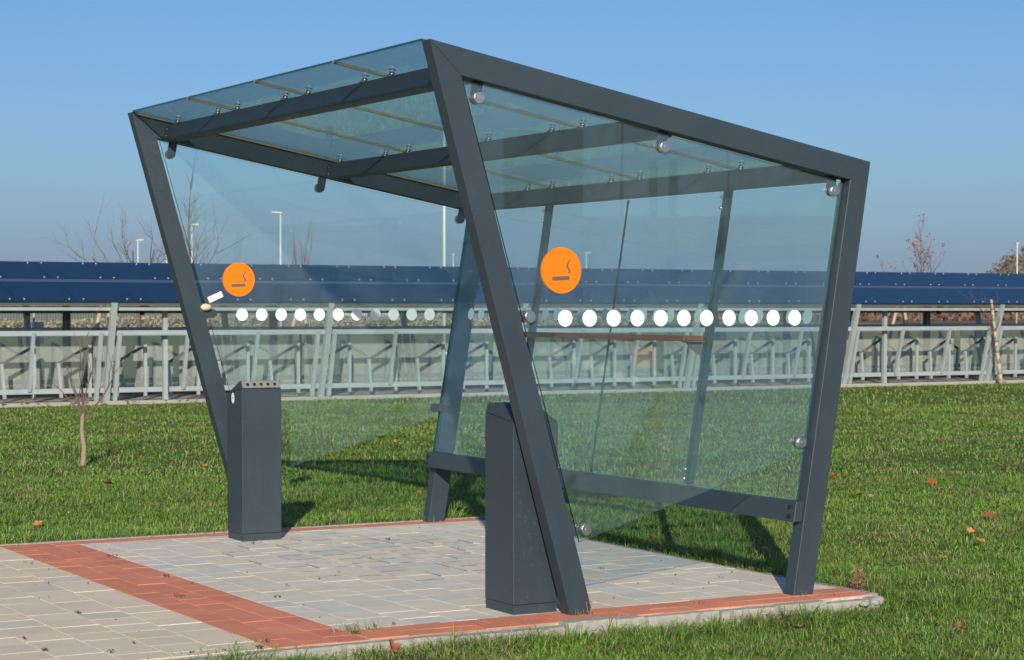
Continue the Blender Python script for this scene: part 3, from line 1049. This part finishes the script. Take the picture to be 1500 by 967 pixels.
lamp(79.51, 149.23, 6.0, R(60), 'tiny street lamp seen end on just right of the tall mast')
lamp(99.0, 99.9, 6.0, R(60), 'thin pale lamp post in front of the hill at the right edge')
mast = tag(empty('mast', (23.42, 45.33, 0)), 'tall plain white mast rising behind the glass roof', 'mast')
mb = MB(); mb.cyl((0, 0, 0), (0, 0, 7.6), 0.05, 12, 0.04); mb.build('pole', M['lamp'], mast)
mb = MB(); mb.box(-0.12, 0.12, -0.12, 0.12, 0, 0.05); mb.build('base_plate', M['lamp'], mast)

# ------------------------------------------------------------------ bare trees
t = NT('bark'); g = t.noise(30, 6, 0.7, stretch=(1, 1, 0.3)); t.bump(g, 0.4, 0.003)
M['bark'] = t.set(t.mix(g, (0.085, 0.062, 0.048), (0.20, 0.155, 0.125)), 0.9, 0, 0.2)
t = NT('pale_bark'); g = t.noise(40, 6, 0.7, stretch=(1, 1, 0.4)); t.bump(g, 0.5, 0.003)
M['pale_bark'] = t.set(t.mix(g, (0.16, 0.11, 0.075), (0.42, 0.33, 0.24)), 0.9, 0, 0.2)
M['wood'] = flat('stake_wood', (0.42, 0.34, 0.24), 0.85, var=0.25, scale=14)

def branch(mb, p, d, length, r, depth, tips, spread=0.5, upb=0.25, seg=4, kids=(2, 4), thin=0.62):
    p = Vector(p); d = Vector(d).normalized()
    pts = [p.copy()]
    for i in range(seg):
        d = (d+Vector((random.gauss(0, .13), random.gauss(0, .13), random.gauss(0, .08)+upb*0.25))).normalized()
        p = p+d*length/seg
        pts.append(p.copy())
    n = 6 if r > 0.012 else 4
    for i in range(seg):
        mb.cyl(pts[i], pts[i+1], r*(1-0.55*i/seg), n, r*(1-0.55*(i+1)/seg), caps=False)
    if depth <= 0:
        tips.append(pts[-1]); tips.append(pts[-2]); return
    for k in range(random.randint(*kids)):
        i = random.randint(1, seg)
        f = pts[i]
        dd = (pts[i]-pts[i-1]).normalized()
        side = dd.orthogonal().normalized()
        side.rotate(Matrix.Rotation(random.uniform(0, 6.28), 3, dd))
        nd = (dd*(1-spread*0.4)+side*spread*random.uniform(0.6, 1.3)+Vector((0, 0, upb))).normalized()
        branch(mb, f, nd, length*random.uniform(0.45, 0.8), max(0.0022, r*thin*(1-0.35*i/seg)), depth-1, tips, spread, upb, seg, kids, thin)

def bare_tree(name, loc, label, h, r, trunk_to, lean=(0, 0, 1), depth=3, leaves=None, mat=None, spread=0.5, upb=0.3, first=5, kids=(2, 4), minr=None, fan=None, cat='tree', leader=0, lspan=0.45):
    mat = mat or M['bark']
    root = tag(empty(name, loc), label, cat)
    mb = MB()
    tips = []
    L = Vector(lean).normalized()
    base = Vector((0, 0, -0.05)); top = base+L*trunk_to
    pts = [base]
    for i in range(1, 7):
        pts.append(base+L*trunk_to*i/6+Vector((random.gauss(0, r*0.4), random.gauss(0, r*0.4), 0)))
    tp = 0.92 if leader else 0.5
    for i in range(6): mb.cyl(pts[i], pts[i+1], r*(1.15-tp*i/6), 8, r*(1.15-tp*(i+1)/6), caps=False)
    mb.build('trunk', mat, root)
    mb = MB()
    for k in range(first):
        if fan: nd = Vector(fan[k % len(fan)])
        else:
            a_ = random.uniform(0, 6.28)
            nd = Vector((math.cos(a_)*0.5, math.sin(a_)*0.5, 1.0))
            if k == 0: nd = Vector((0.05, 0.05, 1))
        st = pts[-1] if k < 2 or fan else pts[random.randint(4, 6)]
        branch(mb, st, nd, (h-trunk_to)*(0.62 if k else 0.75)*random.uniform(0.8, 1.05), r*(0.2 if leader else 0.55), depth, tips, spread, upb, kids=kids)
    if leader:
        for k in range(leader):
            f = 0.42+0.55*(k+random.random()*0.6)/leader
            i = min(5, int(f*6)); st = pts[i].lerp(pts[i+1], f*6-i)
            a_ = k*2.4+random.uniform(-.4, .4)
            branch(mb, st, (math.cos(a_)*0.8, math.sin(a_)*0.8, random.uniform(0.7, 1.2)), (h-base.z)*lspan*(1.05-f)*random.uniform(0.8, 1.2), r*0.34*(1.15-f), 1, tips, 0.55, 0.2, 5, (3, 6), 0.6)
    crown = mb.build('crown', mat, root)
    if leaves:
        dens, size, cols = leaves
        P = []
        for t_ in tips:
            if random.random() < dens:
                for _ in range(random.randint(1, 4)):
                    P.append(t_+Vector((random.gauss(0, size*0.9), random.gauss(0, size*0.9), random.gauss(0, size*0.9))))
        o = scatter_leaves('leaves', np.array([tuple(q) for q in P]), size, cols, 'autumn_leaves')
        o.parent = crown

    return root
random.seed(21)
bare_tree('bare_tree', (7.62, 24.9, 0), 'slender bare tree rising beside the far frame leg, seen through the glass', 4.15, 0.040, 3.3, depth=1, first=2, spread=0.45, upb=0.45, leader=24, lspan=0.40)
random.seed(5)
bare_tree('bare_tree', (6.95, 25.6, 0), 'spreading bare tree with arching branches left of the shelter', 3.2, 0.040, 1.55, depth=3, first=6, spread=0.6, upb=0.12, kids=(2, 4),
          fan=[(-0.8, 0.3, 0.55), (-0.55, 0.2, 0.8), (-0.9, 0.5, 0.35), (-0.15, 0.1, 1), (0.3, -0.2, 0.9), (-0.4, 0.3, 1.0)])
random.seed(9)
bare_tree('bare_tree', (9.95, 25.5, 0), 'reddish leafless young tree behind the roof, seen through the far side glass', 2.85, 0.025, 1.5, depth=2, first=6, spread=0.3, upb=0.6,
          mat=flat('red_bark', (0.22, 0.10, 0.075), 0.9))
random.seed(14)
bare_tree('young_tree', (28.9, 30.45, 0), 'young tree with a few russet leaves above the blue roof on the right', 4.0, 0.034, 3.2, depth=1, first=2, spread=0.42, upb=0.42, kids=(2, 3), leader=26, lspan=0.42,
          leaves=(0.35, 0.035, [(0.30, 0.075, 0.045), (0.36, 0.13, 0.06), (0.22, 0.06, 0.04)]))
# tripod stakes round two of the trees
for (x, y, lab) in ((6.25, 25.2, 'tripod of pale wooden tree stakes behind the left end of the bicycle shelter'), (10.0, 25.5, 'tripod of pale wooden tree stakes behind the reddish young tree'), (23.9, 25.4, 'tripod of pale wooden tree stakes behind the right end of the bicycle shelter')):
    root = tag(empty('tree_stakes', (x, y, 0)), lab, 'tree stakes')
    for k in range(3):
        a_ = 2.1*k+0.5
        mb = MB(); mb.cyl((0.42*math.cos(a_), 0.42*math.sin(a_), 0), (0.06*math.cos(a_), 0.06*math.sin(a_), 1.55), 0.035, 8)
        mb.build('stake', M['wood'], root)
    mb = MB()
    for k in range(3):
        a_, b_ = 2.1*k+0.5, 2.1*(k+1)+0.5
        mb.bar((0.1*math.cos(a_), 0.1*math.sin(a_), 1.38), (0.1*math.cos(b_), 0.1*math.sin(b_), 1.38), 0.02, 0.06)
    mb.build('cross_brace', M['wood'], root)
# white box on a post behind the shelter
root = tag(empty('utility_box', (5.0, 25.0, 0)), 'small white box on a thin post behind the bicycle shelter', 'utility box')
mb = MB(); mb.box(-0.09, 0.09, -0.05, 0.05, 0.80, 1.16, 0.008); mb.build('cabinet', M['white'], root)
mb = MB(); mb.cyl((-0.04, 0.07, 0), (-0.04, 0.07, 1.5), 0.02, 8); mb.build('post', M['galv'], root)

# sapling on the lawn, left
random.seed(3)
sap = tag(empty('sapling', (0.93, 10.04, -0.02)), 'thin leafless sapling with forked twigs standing on the lawn at the left', 'sapling')
mb = MB()
pts = [Vector((0, 0, -0.03)), Vector((0.012, 0, 0.14)), Vector((-0.006, 0.01, 0.30)), Vector((0.0, 0, 0.46))]
for i in range(3): mb.cyl(pts[i], pts[i+1], 0.028-0.004*i, 9, 0.024-0.004*i, caps=False)
mb.build('trunk', M['pale_bark'], sap)
mb = MB(); tips = []
rdir = Vector((rt.x, rt.y, 0))
for (dx, dz, L_, r_) in ((-0.10, 1.0, 0.50, 0.013), (-0.32, 0.9, 0.62, 0.010), (0.10, 1.0, 0.70, 0.011), (0.85, 0.75, 0.50, 0.011), (0.4, 1.0, 0.42, 0.009), (-0.7, 0.55, 0.35, 0.008)):
    d_ = rdir*dx+Vector((random.uniform(-.2, .2), random.uniform(-.2, .2), dz))
    branch(mb, pts[-1]-Vector((0, 0, random.uniform(0, 0.08))), d_, L_, r_, 1, tips, 0.5, 0.25, 5, (1, 3), 0.5)
mb.build('crown', M['bark'], sap)
# leaning dead trunk by the far kerb, right
random.seed(12)
dead = tag(empty('dead_sapling', (21.75, 20.10, -0.02)), 'leaning dead sapling wrapped in cord, in front of the right end of the bicycle shelter', 'sapling')
mb = MB()
prev = Vector((0, 0, -0.05)); top = Vector((-0.20, 0.0, 1.58))
for i in range(8):
    nx = Vector((-0.27*((i+1)/8), 0.0, 1.58*(i+1)/8))
    mb.cyl(prev, nx, 0.040-0.002*i, 8, 0.038-0.002*i, caps=True); prev = nx
mb.build('trunk', M['wood'], dead)
mb = MB()
for i in range(46):
    f = random.random()**1.1
    p = Vector((-0.27*f, 0, 1.58*f)); a_ = random.uniform(0, 6.28)
    d_ = Vector((math.cos(a_), math.sin(a_)*0.8, random.uniform(-0.2, 0.7))).normalized()
    mb.cyl(p+d_*0.03, p+d_*random.uniform(0.07, 0.13), 0.007, 4, 0.003, caps=False)
tips = []
for f, d_, L_ in ((0.55, (-0.6, 0, 1), 0.8), (0.7, (-0.9, 0.2, 1.1), 0.85), (0.62, (0.5, 0, 0.9), 0.4), (0.8, (0.4, 0.1, 0.8), 0.35), (0.2, (0.8, 0, 0.35), 0.35)):
    branch(mb, (-0.27*f, 0, 1.58*f), d_, L_, 0.008, 1, tips, 0.5, 0.3, 5, (2, 3), 0.5)
mb.build('twigs', M['bark'], dead)

# ------------------------------------------------------------------ grass
t = NT('grass_blades')
at = t.n('ShaderNodeAttribute'); at.attribute_name = 'tone'
t.set(at.outputs['Color'], 0.55, 0, 0.35)
tl = t.n('ShaderNodeBsdfTranslucent'); t.l(at.outputs['Color'], tl.inputs[0])
ms = t.n('ShaderNodeMixShader'); ms.inputs[0].default_value = 0.15
t.l(t.b.outputs[0], ms.inputs[1]); t.l(tl.outputs[0], ms.inputs[2]); t.l(ms.outputs[0], t.out.inputs[0])
M['grass'] = t.m
def blades(name, X, Y, Lh, Wd, lean_, tint):
    n = len(X)
    Z = ground_z(X, Y)
    th = rng.uniform(0, 2*np.pi, n)
    dx, dy = np.cos(th), np.sin(th)          # lean direction
    ph = th+np.pi/2+rng.normal(0, 0.5, n)
    wx, wy = np.cos(ph)*Wd/2, np.sin(ph)*Wd/2
    b = np.stack([X, Y, Z-0.01], 1)
    k1 = lean_*0.35; k2 = lean_
    mid = b+np.stack([dx*Lh*k1, dy*Lh*k1, Lh*0.52], 1)
    tip = b+np.stack([dx*Lh*k2, dy*Lh*k2, Lh*np.clip(1-0.36*k2, 0.22, 1)], 1)
    wv = np.stack([wx, wy, wx*0], 1)
    v = np.stack([b-wv, b+wv, mid+wv*0.8, mid-wv*0.8, tip], 1).reshape(-1, 3)
    i = np.arange(n)*5
    q = np.stack([i, i+1, i+2, i+3], 1); tr = np.stack([i+3, i+2, i+4], 1)
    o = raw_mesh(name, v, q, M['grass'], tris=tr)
    me = o.data
    at = me.color_attributes.new('tone', 'FLOAT_COLOR', 'POINT')
    cc = np.ones((n, 5, 4), np.float32)
    cc[:, :, :3] = tint[:, None, :]
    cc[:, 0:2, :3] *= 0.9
    at.data.foreach_set('color', cc.ravel())
    return tag(o, kind='stuff')
def tints(X, Y):
    n = len(X)
    base = np.array([(0.142, 0.255, 0.038), (0.185, 0.290, 0.052), (0.095, 0.190, 0.030), (0.250, 0.295, 0.085)])
    c = base[rng.choice(4, n, p=[0.4, 0.27, 0.2, 0.13])]
    patch = lattice_noise(X, Y, 1.1, 41)*0.6+lattice_noise(X, Y, 0.35, 42)*0.4
    c = c*(0.82+0.42*patch)[:, None]
    yel = np.clip((lattice_noise(X, Y, 0.8, 43)-0.55)*3, 0, 1)[:, None]*0.28
    c = c*(1-yel)+np.array([0.28, 0.28, 0.085])*yel
    dry = rng.random(n) < (0.055+0.32*np.clip((lattice_noise(X, Y, 0.26, 44)*0.6+lattice_noise(X, Y, 0.9, 45)*0.4-0.56)*5, 0, 1))
    c[dry] = np.array([0.34, 0.26, 0.15])*rng.uniform(0.6, 1.2, (dry.sum(), 1))
    return c*rng.uniform(0.68, 1.42, (n, 1))*np.array([1.0, 1.06, 0.95])
CAM = np.array([-4.8584, -7.9017]); FWD = np.array([math.cos(YAW), math.sin(YAW)]); RGT = np.array([math.sin(YAW), -math.cos(YAW)])
def sample(n, d0, d1, tan=0.33):
    """points on the lawn between two distances from the viewpoint"""
    u = rng.random(n)
    d = np.sqrt(d0*d0+(d1*d1-d0*d0)*u)
    s_ = rng.uniform(-tan, tan, n)*d
    P = CAM+d[:, None]*FWD+s_[:, None]*RGT
    X, Y = P[:, 0], P[:, 1]
    out = ~((X > PX0) & (X < PX1+0.055) & (Y > PY0-0.075) & (Y < PY1+0.05))
    out &= Y < 20.27
    bald = (lattice_noise(X, Y, 0.33, 50) > 0.86) & (rng.random(n) < 0.6)
    out &= ~bald
    return X[out], Y[out]
for (n, d0, d1, L0, W0) in ((270000, 7.6, 11.5, 0.054, 0.0034), (280000, 11.5, 17, 0.052, 0.0044), (220000, 17, 30, 0.050, 0.0072), (70000, 30, 44, 0.06, 0.012)):
    X, Y = sample(n, d0, d1)
    clump = lattice_noise(X, Y, 0.16, 60)*0.5+lattice_noise(X, Y, 0.55, 61)*0.5
    Lh = L0*(0.45+1.1*clump)*rng.uniform(0.5, 1.35, len(X))
    # longer, unmown growth along the rear and far edges of the paving
    ed = np.minimum(np.abs(X-PX1-0.15)+np.clip(Y-PY1-.1, 0, 9)+np.clip(0.2-Y, 0, 9), np.abs(Y-PY1-0.15)+np.clip(X-PX1-.1, 0, 9)*1.0)
    Lh *= 1+0.7*np.clip(1-ed/0.35, 0, 1)
    kn = np.clip(1-np.abs(Y+0.30)/0.14, 0, 1)*(X < 2.0)*(lattice_noise(X, Y, 0.11, 66) > 0.4)
    Lh *= 1+0.8*kn
    tuft = lattice_noise(X, Y, 0.09, 63) > 0.86
    Lh = np.where(tuft, Lh*1.45, Lh*0.92)
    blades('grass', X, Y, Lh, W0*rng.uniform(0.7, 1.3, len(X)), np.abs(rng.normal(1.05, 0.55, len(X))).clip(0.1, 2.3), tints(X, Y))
# broad-leaved weeds
P = []
for _ in range(150):
    X, Y = sample(1, 8.5, 24)
    if len(X) == 0: continue
    for k in range(26):
        P.append((X[0]+random.gauss(0, 0.05), Y[0]+random.gauss(0, 0.05), ground_z(X, Y)[0]+random.uniform(0.01, 0.06)))
o = scatter_leaves('clover', np.array(P), 0.017, [(0.06, 0.13, 0.02), (0.09, 0.17, 0.03), (0.05, 0.11, 0.03)], 'clover_leaf')
tag(o, kind='stuff')
P = []
for (x, y, n) in ((2.9, 13.6, 14), (3.3, 14.9, 6), (1.5, 15.6, 6), (6.0, 12.0, 4), (5.0, 16.0, 8), (1.6, 17.8, 10), (9.5, 14, 5), (14, 12, 5)):
    for k in range(n): P.append((x+random.gauss(0, 0.13), y+random.gauss(0, 0.2), 0.03+random.random()*0.03))
o = scatter_leaves('yellow_flowers', np.array(P)[::2], 0.013, [(0.75, 0.60, 0.03), (0.6, 0.5, 0.05)], 'petal')
tag(o, kind='stuff')

# fallen leaves, each a curled lobed blade
M['leaf'] = {}
def leaf_mesh(seed, curl):
    rr = random.Random(seed)
    bm = bmesh.new()
    n = 22
    c = bm.verts.new((0, 0, 0.004))
    ring = []; ring2 = []
    for i in range(n):
        th = 2*math.pi*i/n
        rad = (0.62+0.38*abs(math.cos(2.5*th)))*(1+rr.uniform(-.12, .12))
        x, y = rad*math.cos(th), rad*math.sin(th)*0.8
        z = curl*(x*x*0.8+y*y*0.3)+rr.uniform(-.05, .05)
        ring.append(bm.verts.new((x, y, z)))
        ring2.append(bm.verts.new((x*0.5, y*0.5, z*0.3)))
    for i in range(n):
        j = (i+1) % n
        bm.faces.new((c, ring2[i], ring2[j])); bm.faces.new((ring2[i], ring[i], ring[j], ring2[j]))
    st = [bm.verts.new(p) for p in ((-0.6, -0.02, 0.05), (-0.6, 0.02, 0.05), (-1.25, 0.03, 0.22), (-1.25, 0.0, 0.22))]
    bm.faces.new(st)
    me = bpy.data.meshes.new('fallen_leaf'); bm.to_mesh(me); bm.free()
    return me
LM = {'orange': flat('leaf_orange', (0.50, 0.20, 0.06), 0.7, var=0.35, scale=40), 'rust': flat('leaf_rust', (0.30, 0.085, 0.030), 0.7, var=0.35, scale=40),
      'tan': flat('leaf_tan', (0.36, 0.22, 0.12), 0.8, var=0.3, scale=40), 'brown': flat('leaf_brown', (0.13, 0.07, 0.04), 0.8, var=0.3, scale=40)}
LV = {}
for k, mt in LM.items():
    LV[k] = []
    for s_ in range(3):
        me = leaf_mesh(hash(k) % 7+s_*5 if False else {'orange': 1, 'rust': 2, 'tan': 3, 'brown': 4}[k]*11+s_, [0.25, 0.5, 0.9][s_])
        me.materials.append(mt); LV[k].append(me)
def leaf(x, y, size, kind_, label, group=None, z=None, var=None):
    me = LV[kind_][random.randrange(3) if var is None else var]
    o = bpy.data.objects.new('fallen_leaf', me)
    COL.objects.link(o)
    zz = float(ground_z(np.array([x]), np.array([y]))[0])+0.045 if z is None else z
    o.location = (x, y, zz)
    o.rotation_euler = (random.uniform(-.4, .4), random.uniform(-.4, .4), random.uniform(0, 6.28))
    o.scale = (size*0.82, size*0.82, size*0.82)
    return tag(o, label, 'leaf', group)
random.seed(31)
leaf(0.32, 7.49, 0.075, 'rust', 'large rust-brown curled leaf on the lawn below the sapling')
leaf(-1.02, 4.94, 0.05, 'orange', 'pale orange leaf in the grass at the far left near the paving')
leaf(3.62, 1.18, 0.055, 'orange', 'bright orange curled leaf on the lawn at the lower right')
leaf(4.77, 2.34, 0.06, 'rust', 'broad brown leaf lying right of the near rear leg')
leaf(6.05, 4.35, 0.065, 'rust', 'dark red leaf pair on the lawn right of the shelter')
leaf(2.92, 0.74, 0.035, 'orange', 'small orange leaf left of the bright curled one at the lower right')
leaf(1.55, -0.91, 0.04, 'rust', 'small red-brown leaf in the grass at the bottom right')
leaf(-1.06, -0.27, 0.05, 'rust', 'rust-red leaf standing against the near kerb at the bottom', z=-0.015, var=2).rotation_euler = (1.1, 0.2, 0.6)
leaf(4.93, 3.9, 0.075, 'orange', 'big tan-orange leaf beside the near rear leg')
leaf(4.59, 11.35, 0.08, 'orange', 'large orange leaf in the sun beyond the far side glass')
leaf(3.54, 9.37, 0.065, 'orange', 'orange leaf just inside the shadow seen under the far side glass')
leaf(3.28, 9.25, 0.055, 'rust', 'brown leaf beside the orange one under the far side glass')
leaf(1.97, 2.26, 0.05, 'rust', 'dark leaf in the shaded grass behind the glass back')
leaf(9.42, 8.96, 0.06, 'orange', 'orange leaf far out on the lawn right of the shelter')
leaf(-1.62, -0.17, 0.025, 'brown', 'brown leaf lying where the kerb meets the left path', z=0.01)
for i in range(60):
    for _ in range(20):
        X, Y = sample(1, 8.8, 26, 0.27)
        if len(X): break
    if not len(X): continue
    leaf(X[0], Y[0], random.uniform(0.025, 0.05), random.choice(['tan', 'tan', 'rust', 'orange', 'brown']), 'small dry fallen leaf scattered on the lawn', 'small leaves scattered on the lawn')
for i in range(26):
    x = 3.0+random.random()*5.5
    leaf(x, 20.1+random.uniform(-.15, .1), random.uniform(0.04, 0.07), random.choice(['tan', 'rust', 'orange']), 'dry leaf drifted against the kerb of the bicycle shelter', 'leaves drifted against the far kerb')

# dark moss crumbs and clippings on the paving
DEB = [(-1.97, 1.14), (-1.94, 1.68), (-2.18, 0.06), (-1.17, 2.15), (-1.37, 1.43), (-0.76, 1.51), (-0.96, 1.18), (-1.52, -0.02), (-1.66, 0.0), (-1.64, 3.02), (-1.15, 3.13), (-2.39, 0.57), (-2.4, 0.24), (-2.02, 0.22),
       (-1.1, 0.0), (-0.95, 0.12), (-0.85, 0.13), (-1.75, -0.1), (-1.9, -0.12), (1.2, 0.9), (1.0, 1.3), (1.35, 0.7), (-0.2, 3.3), (0.6, 3.1), (-1.78, 2.2)]
P = []
for (x, y) in DEB:
    s_ = random.uniform(0.004, 0.013)
    for k in range(random.randint(2, 16)): P.append((x+random.gauss(0, s_), y+random.gauss(0, s_*1.6), 0.006+random.random()*0.008))
for k in range(90):
    P.append((random.uniform(-3, 1.6), random.uniform(-0.1, 3.8), 0.005))
o = scatter_leaves('moss_crumbs', np.array(P), 0.007, [(0.05, 0.055, 0.02), (0.09, 0.07, 0.04), (0.13, 0.10, 0.06), (0.04, 0.05, 0.015)], 'moss')
tag(o, kind='stuff')
# grass tufts rooted in the joints and along the near kerb
X = []; Y = []
for (x, y, n, s_) in ((-1.08, 0.10, 40, 0.04), (-0.98, 0.08, 20, 0.03), (-1.52, 0.02, 16, 0.02), (-1.60, -0.14, 40, 0.07), (-1.85, -0.14, 50, 0.08), (0.03, -0.03, 14, 0.02), (1.30, -0.08, 16, 0.03), (1.45, -0.10, 14, 0.03), (0.72, 0.0, 10, 0.02), (0.2, -0.03, 14, 0.03), (1.36, 3.94, 90, 0.06)):
    X += list(rng.normal(x, s_, n)); Y += list(rng.normal(y, s_*0.6, n))
X, Y = np.array(X), np.array(Y)
tt = tints(X, Y); tt[::2] = np.array([0.22, 0.17, 0.08])
o = blades('grass_tufts', X, Y, rng.uniform(0.02, 0.075, len(X)), np.full(len(X), 0.003), rng.uniform(0.3, 0.9, len(X)), tt)
o.location.z = 0.035
# dry russet weeds by the corner of the pad
def dry_weed(x, y, h, label, n=22):
    root = tag(empty('dry_weed', (x, y, -0.03)), label, 'weed')
    mb = MB()
    for k in range(5):
        a_ = random.uniform(0, 6.28)
        mb.cyl((0, 0, 0), (math.cos(a_)*h*0.18, math.sin(a_)*h*0.18, h*random.uniform(0.7, 1.1)), 0.0022, 5, 0.001)
    mb.build('stem', LM['tan'], root)
    P = [(random.gauss(0, h*0.09), random.gauss(0, h*0.09), abs(random.gauss(h*0.3, h*0.28))) for _ in range(n*9)]
    o = scatter_leaves('seed_head', np.array(P), 0.011, [(0.17, 0.085, 0.06), (0.26, 0.15, 0.10), (0.12, 0.06, 0.04)], 'dry_seed')
    o.parent = root
dry_weed(1.72, 0.03, 0.16, 'russet dried weed standing at the right corner of the paving')
dry_weed(0.09, -0.02, 0.09, 'sparse dry weed at the foot of the nearer front leg', 5)

# ------------------------------------------------------------------ building behind the viewer, seen only mirrored in the glass
bld = tag(empty('building', (27, -44, 0), R(32)), 'plain low building with a dark tower behind the viewpoint, mirrored in the glass', 'building')
mb = MB(); mb.box(-6.5, 9.5, -4, 4, 0, 3.7); mb.build('wall', flat('plaster', (0.34, 0.33, 0.30), 0.9, scale=0.4), bld)
mb = MB(); mb.box(-1.75, 0.45, 4.02, 5.0, 0, 6.3); mb.build('tower', flat('dark_cladding', (0.06, 0.065, 0.07), 0.8), bld)
mb = MB(); mb.box(-6.8, 9.8, -4.3, 4.3, 3.7, 3.95); mb.build('roof', flat('dark_roof', (0.10, 0.07, 0.06), 0.9), bld)
for x in (-5, 3.2, 5.4, 7.6):
    mb = MB(); mb.box(x, x+1.3, 3.98, 4.03, 1.0, 2.6); mb.build('window', M['black'], bld)
for x, h, r_ in ((1.5, 6.4, 0.05), (2.35, 5.4, 0.12), (2.9, 5.4, 0.12), (4.4, 6.0, 0.05)):
    mb = MB(); mb.cyl((x, 5.6, 0), (x, 5.6, h), r_, 8); mb.build('mirrored_pole', M['galv_dark'], bld)  # unseen poles added for the upright lines mirrored in the glass
print('objects', len(bpy.data.objects))
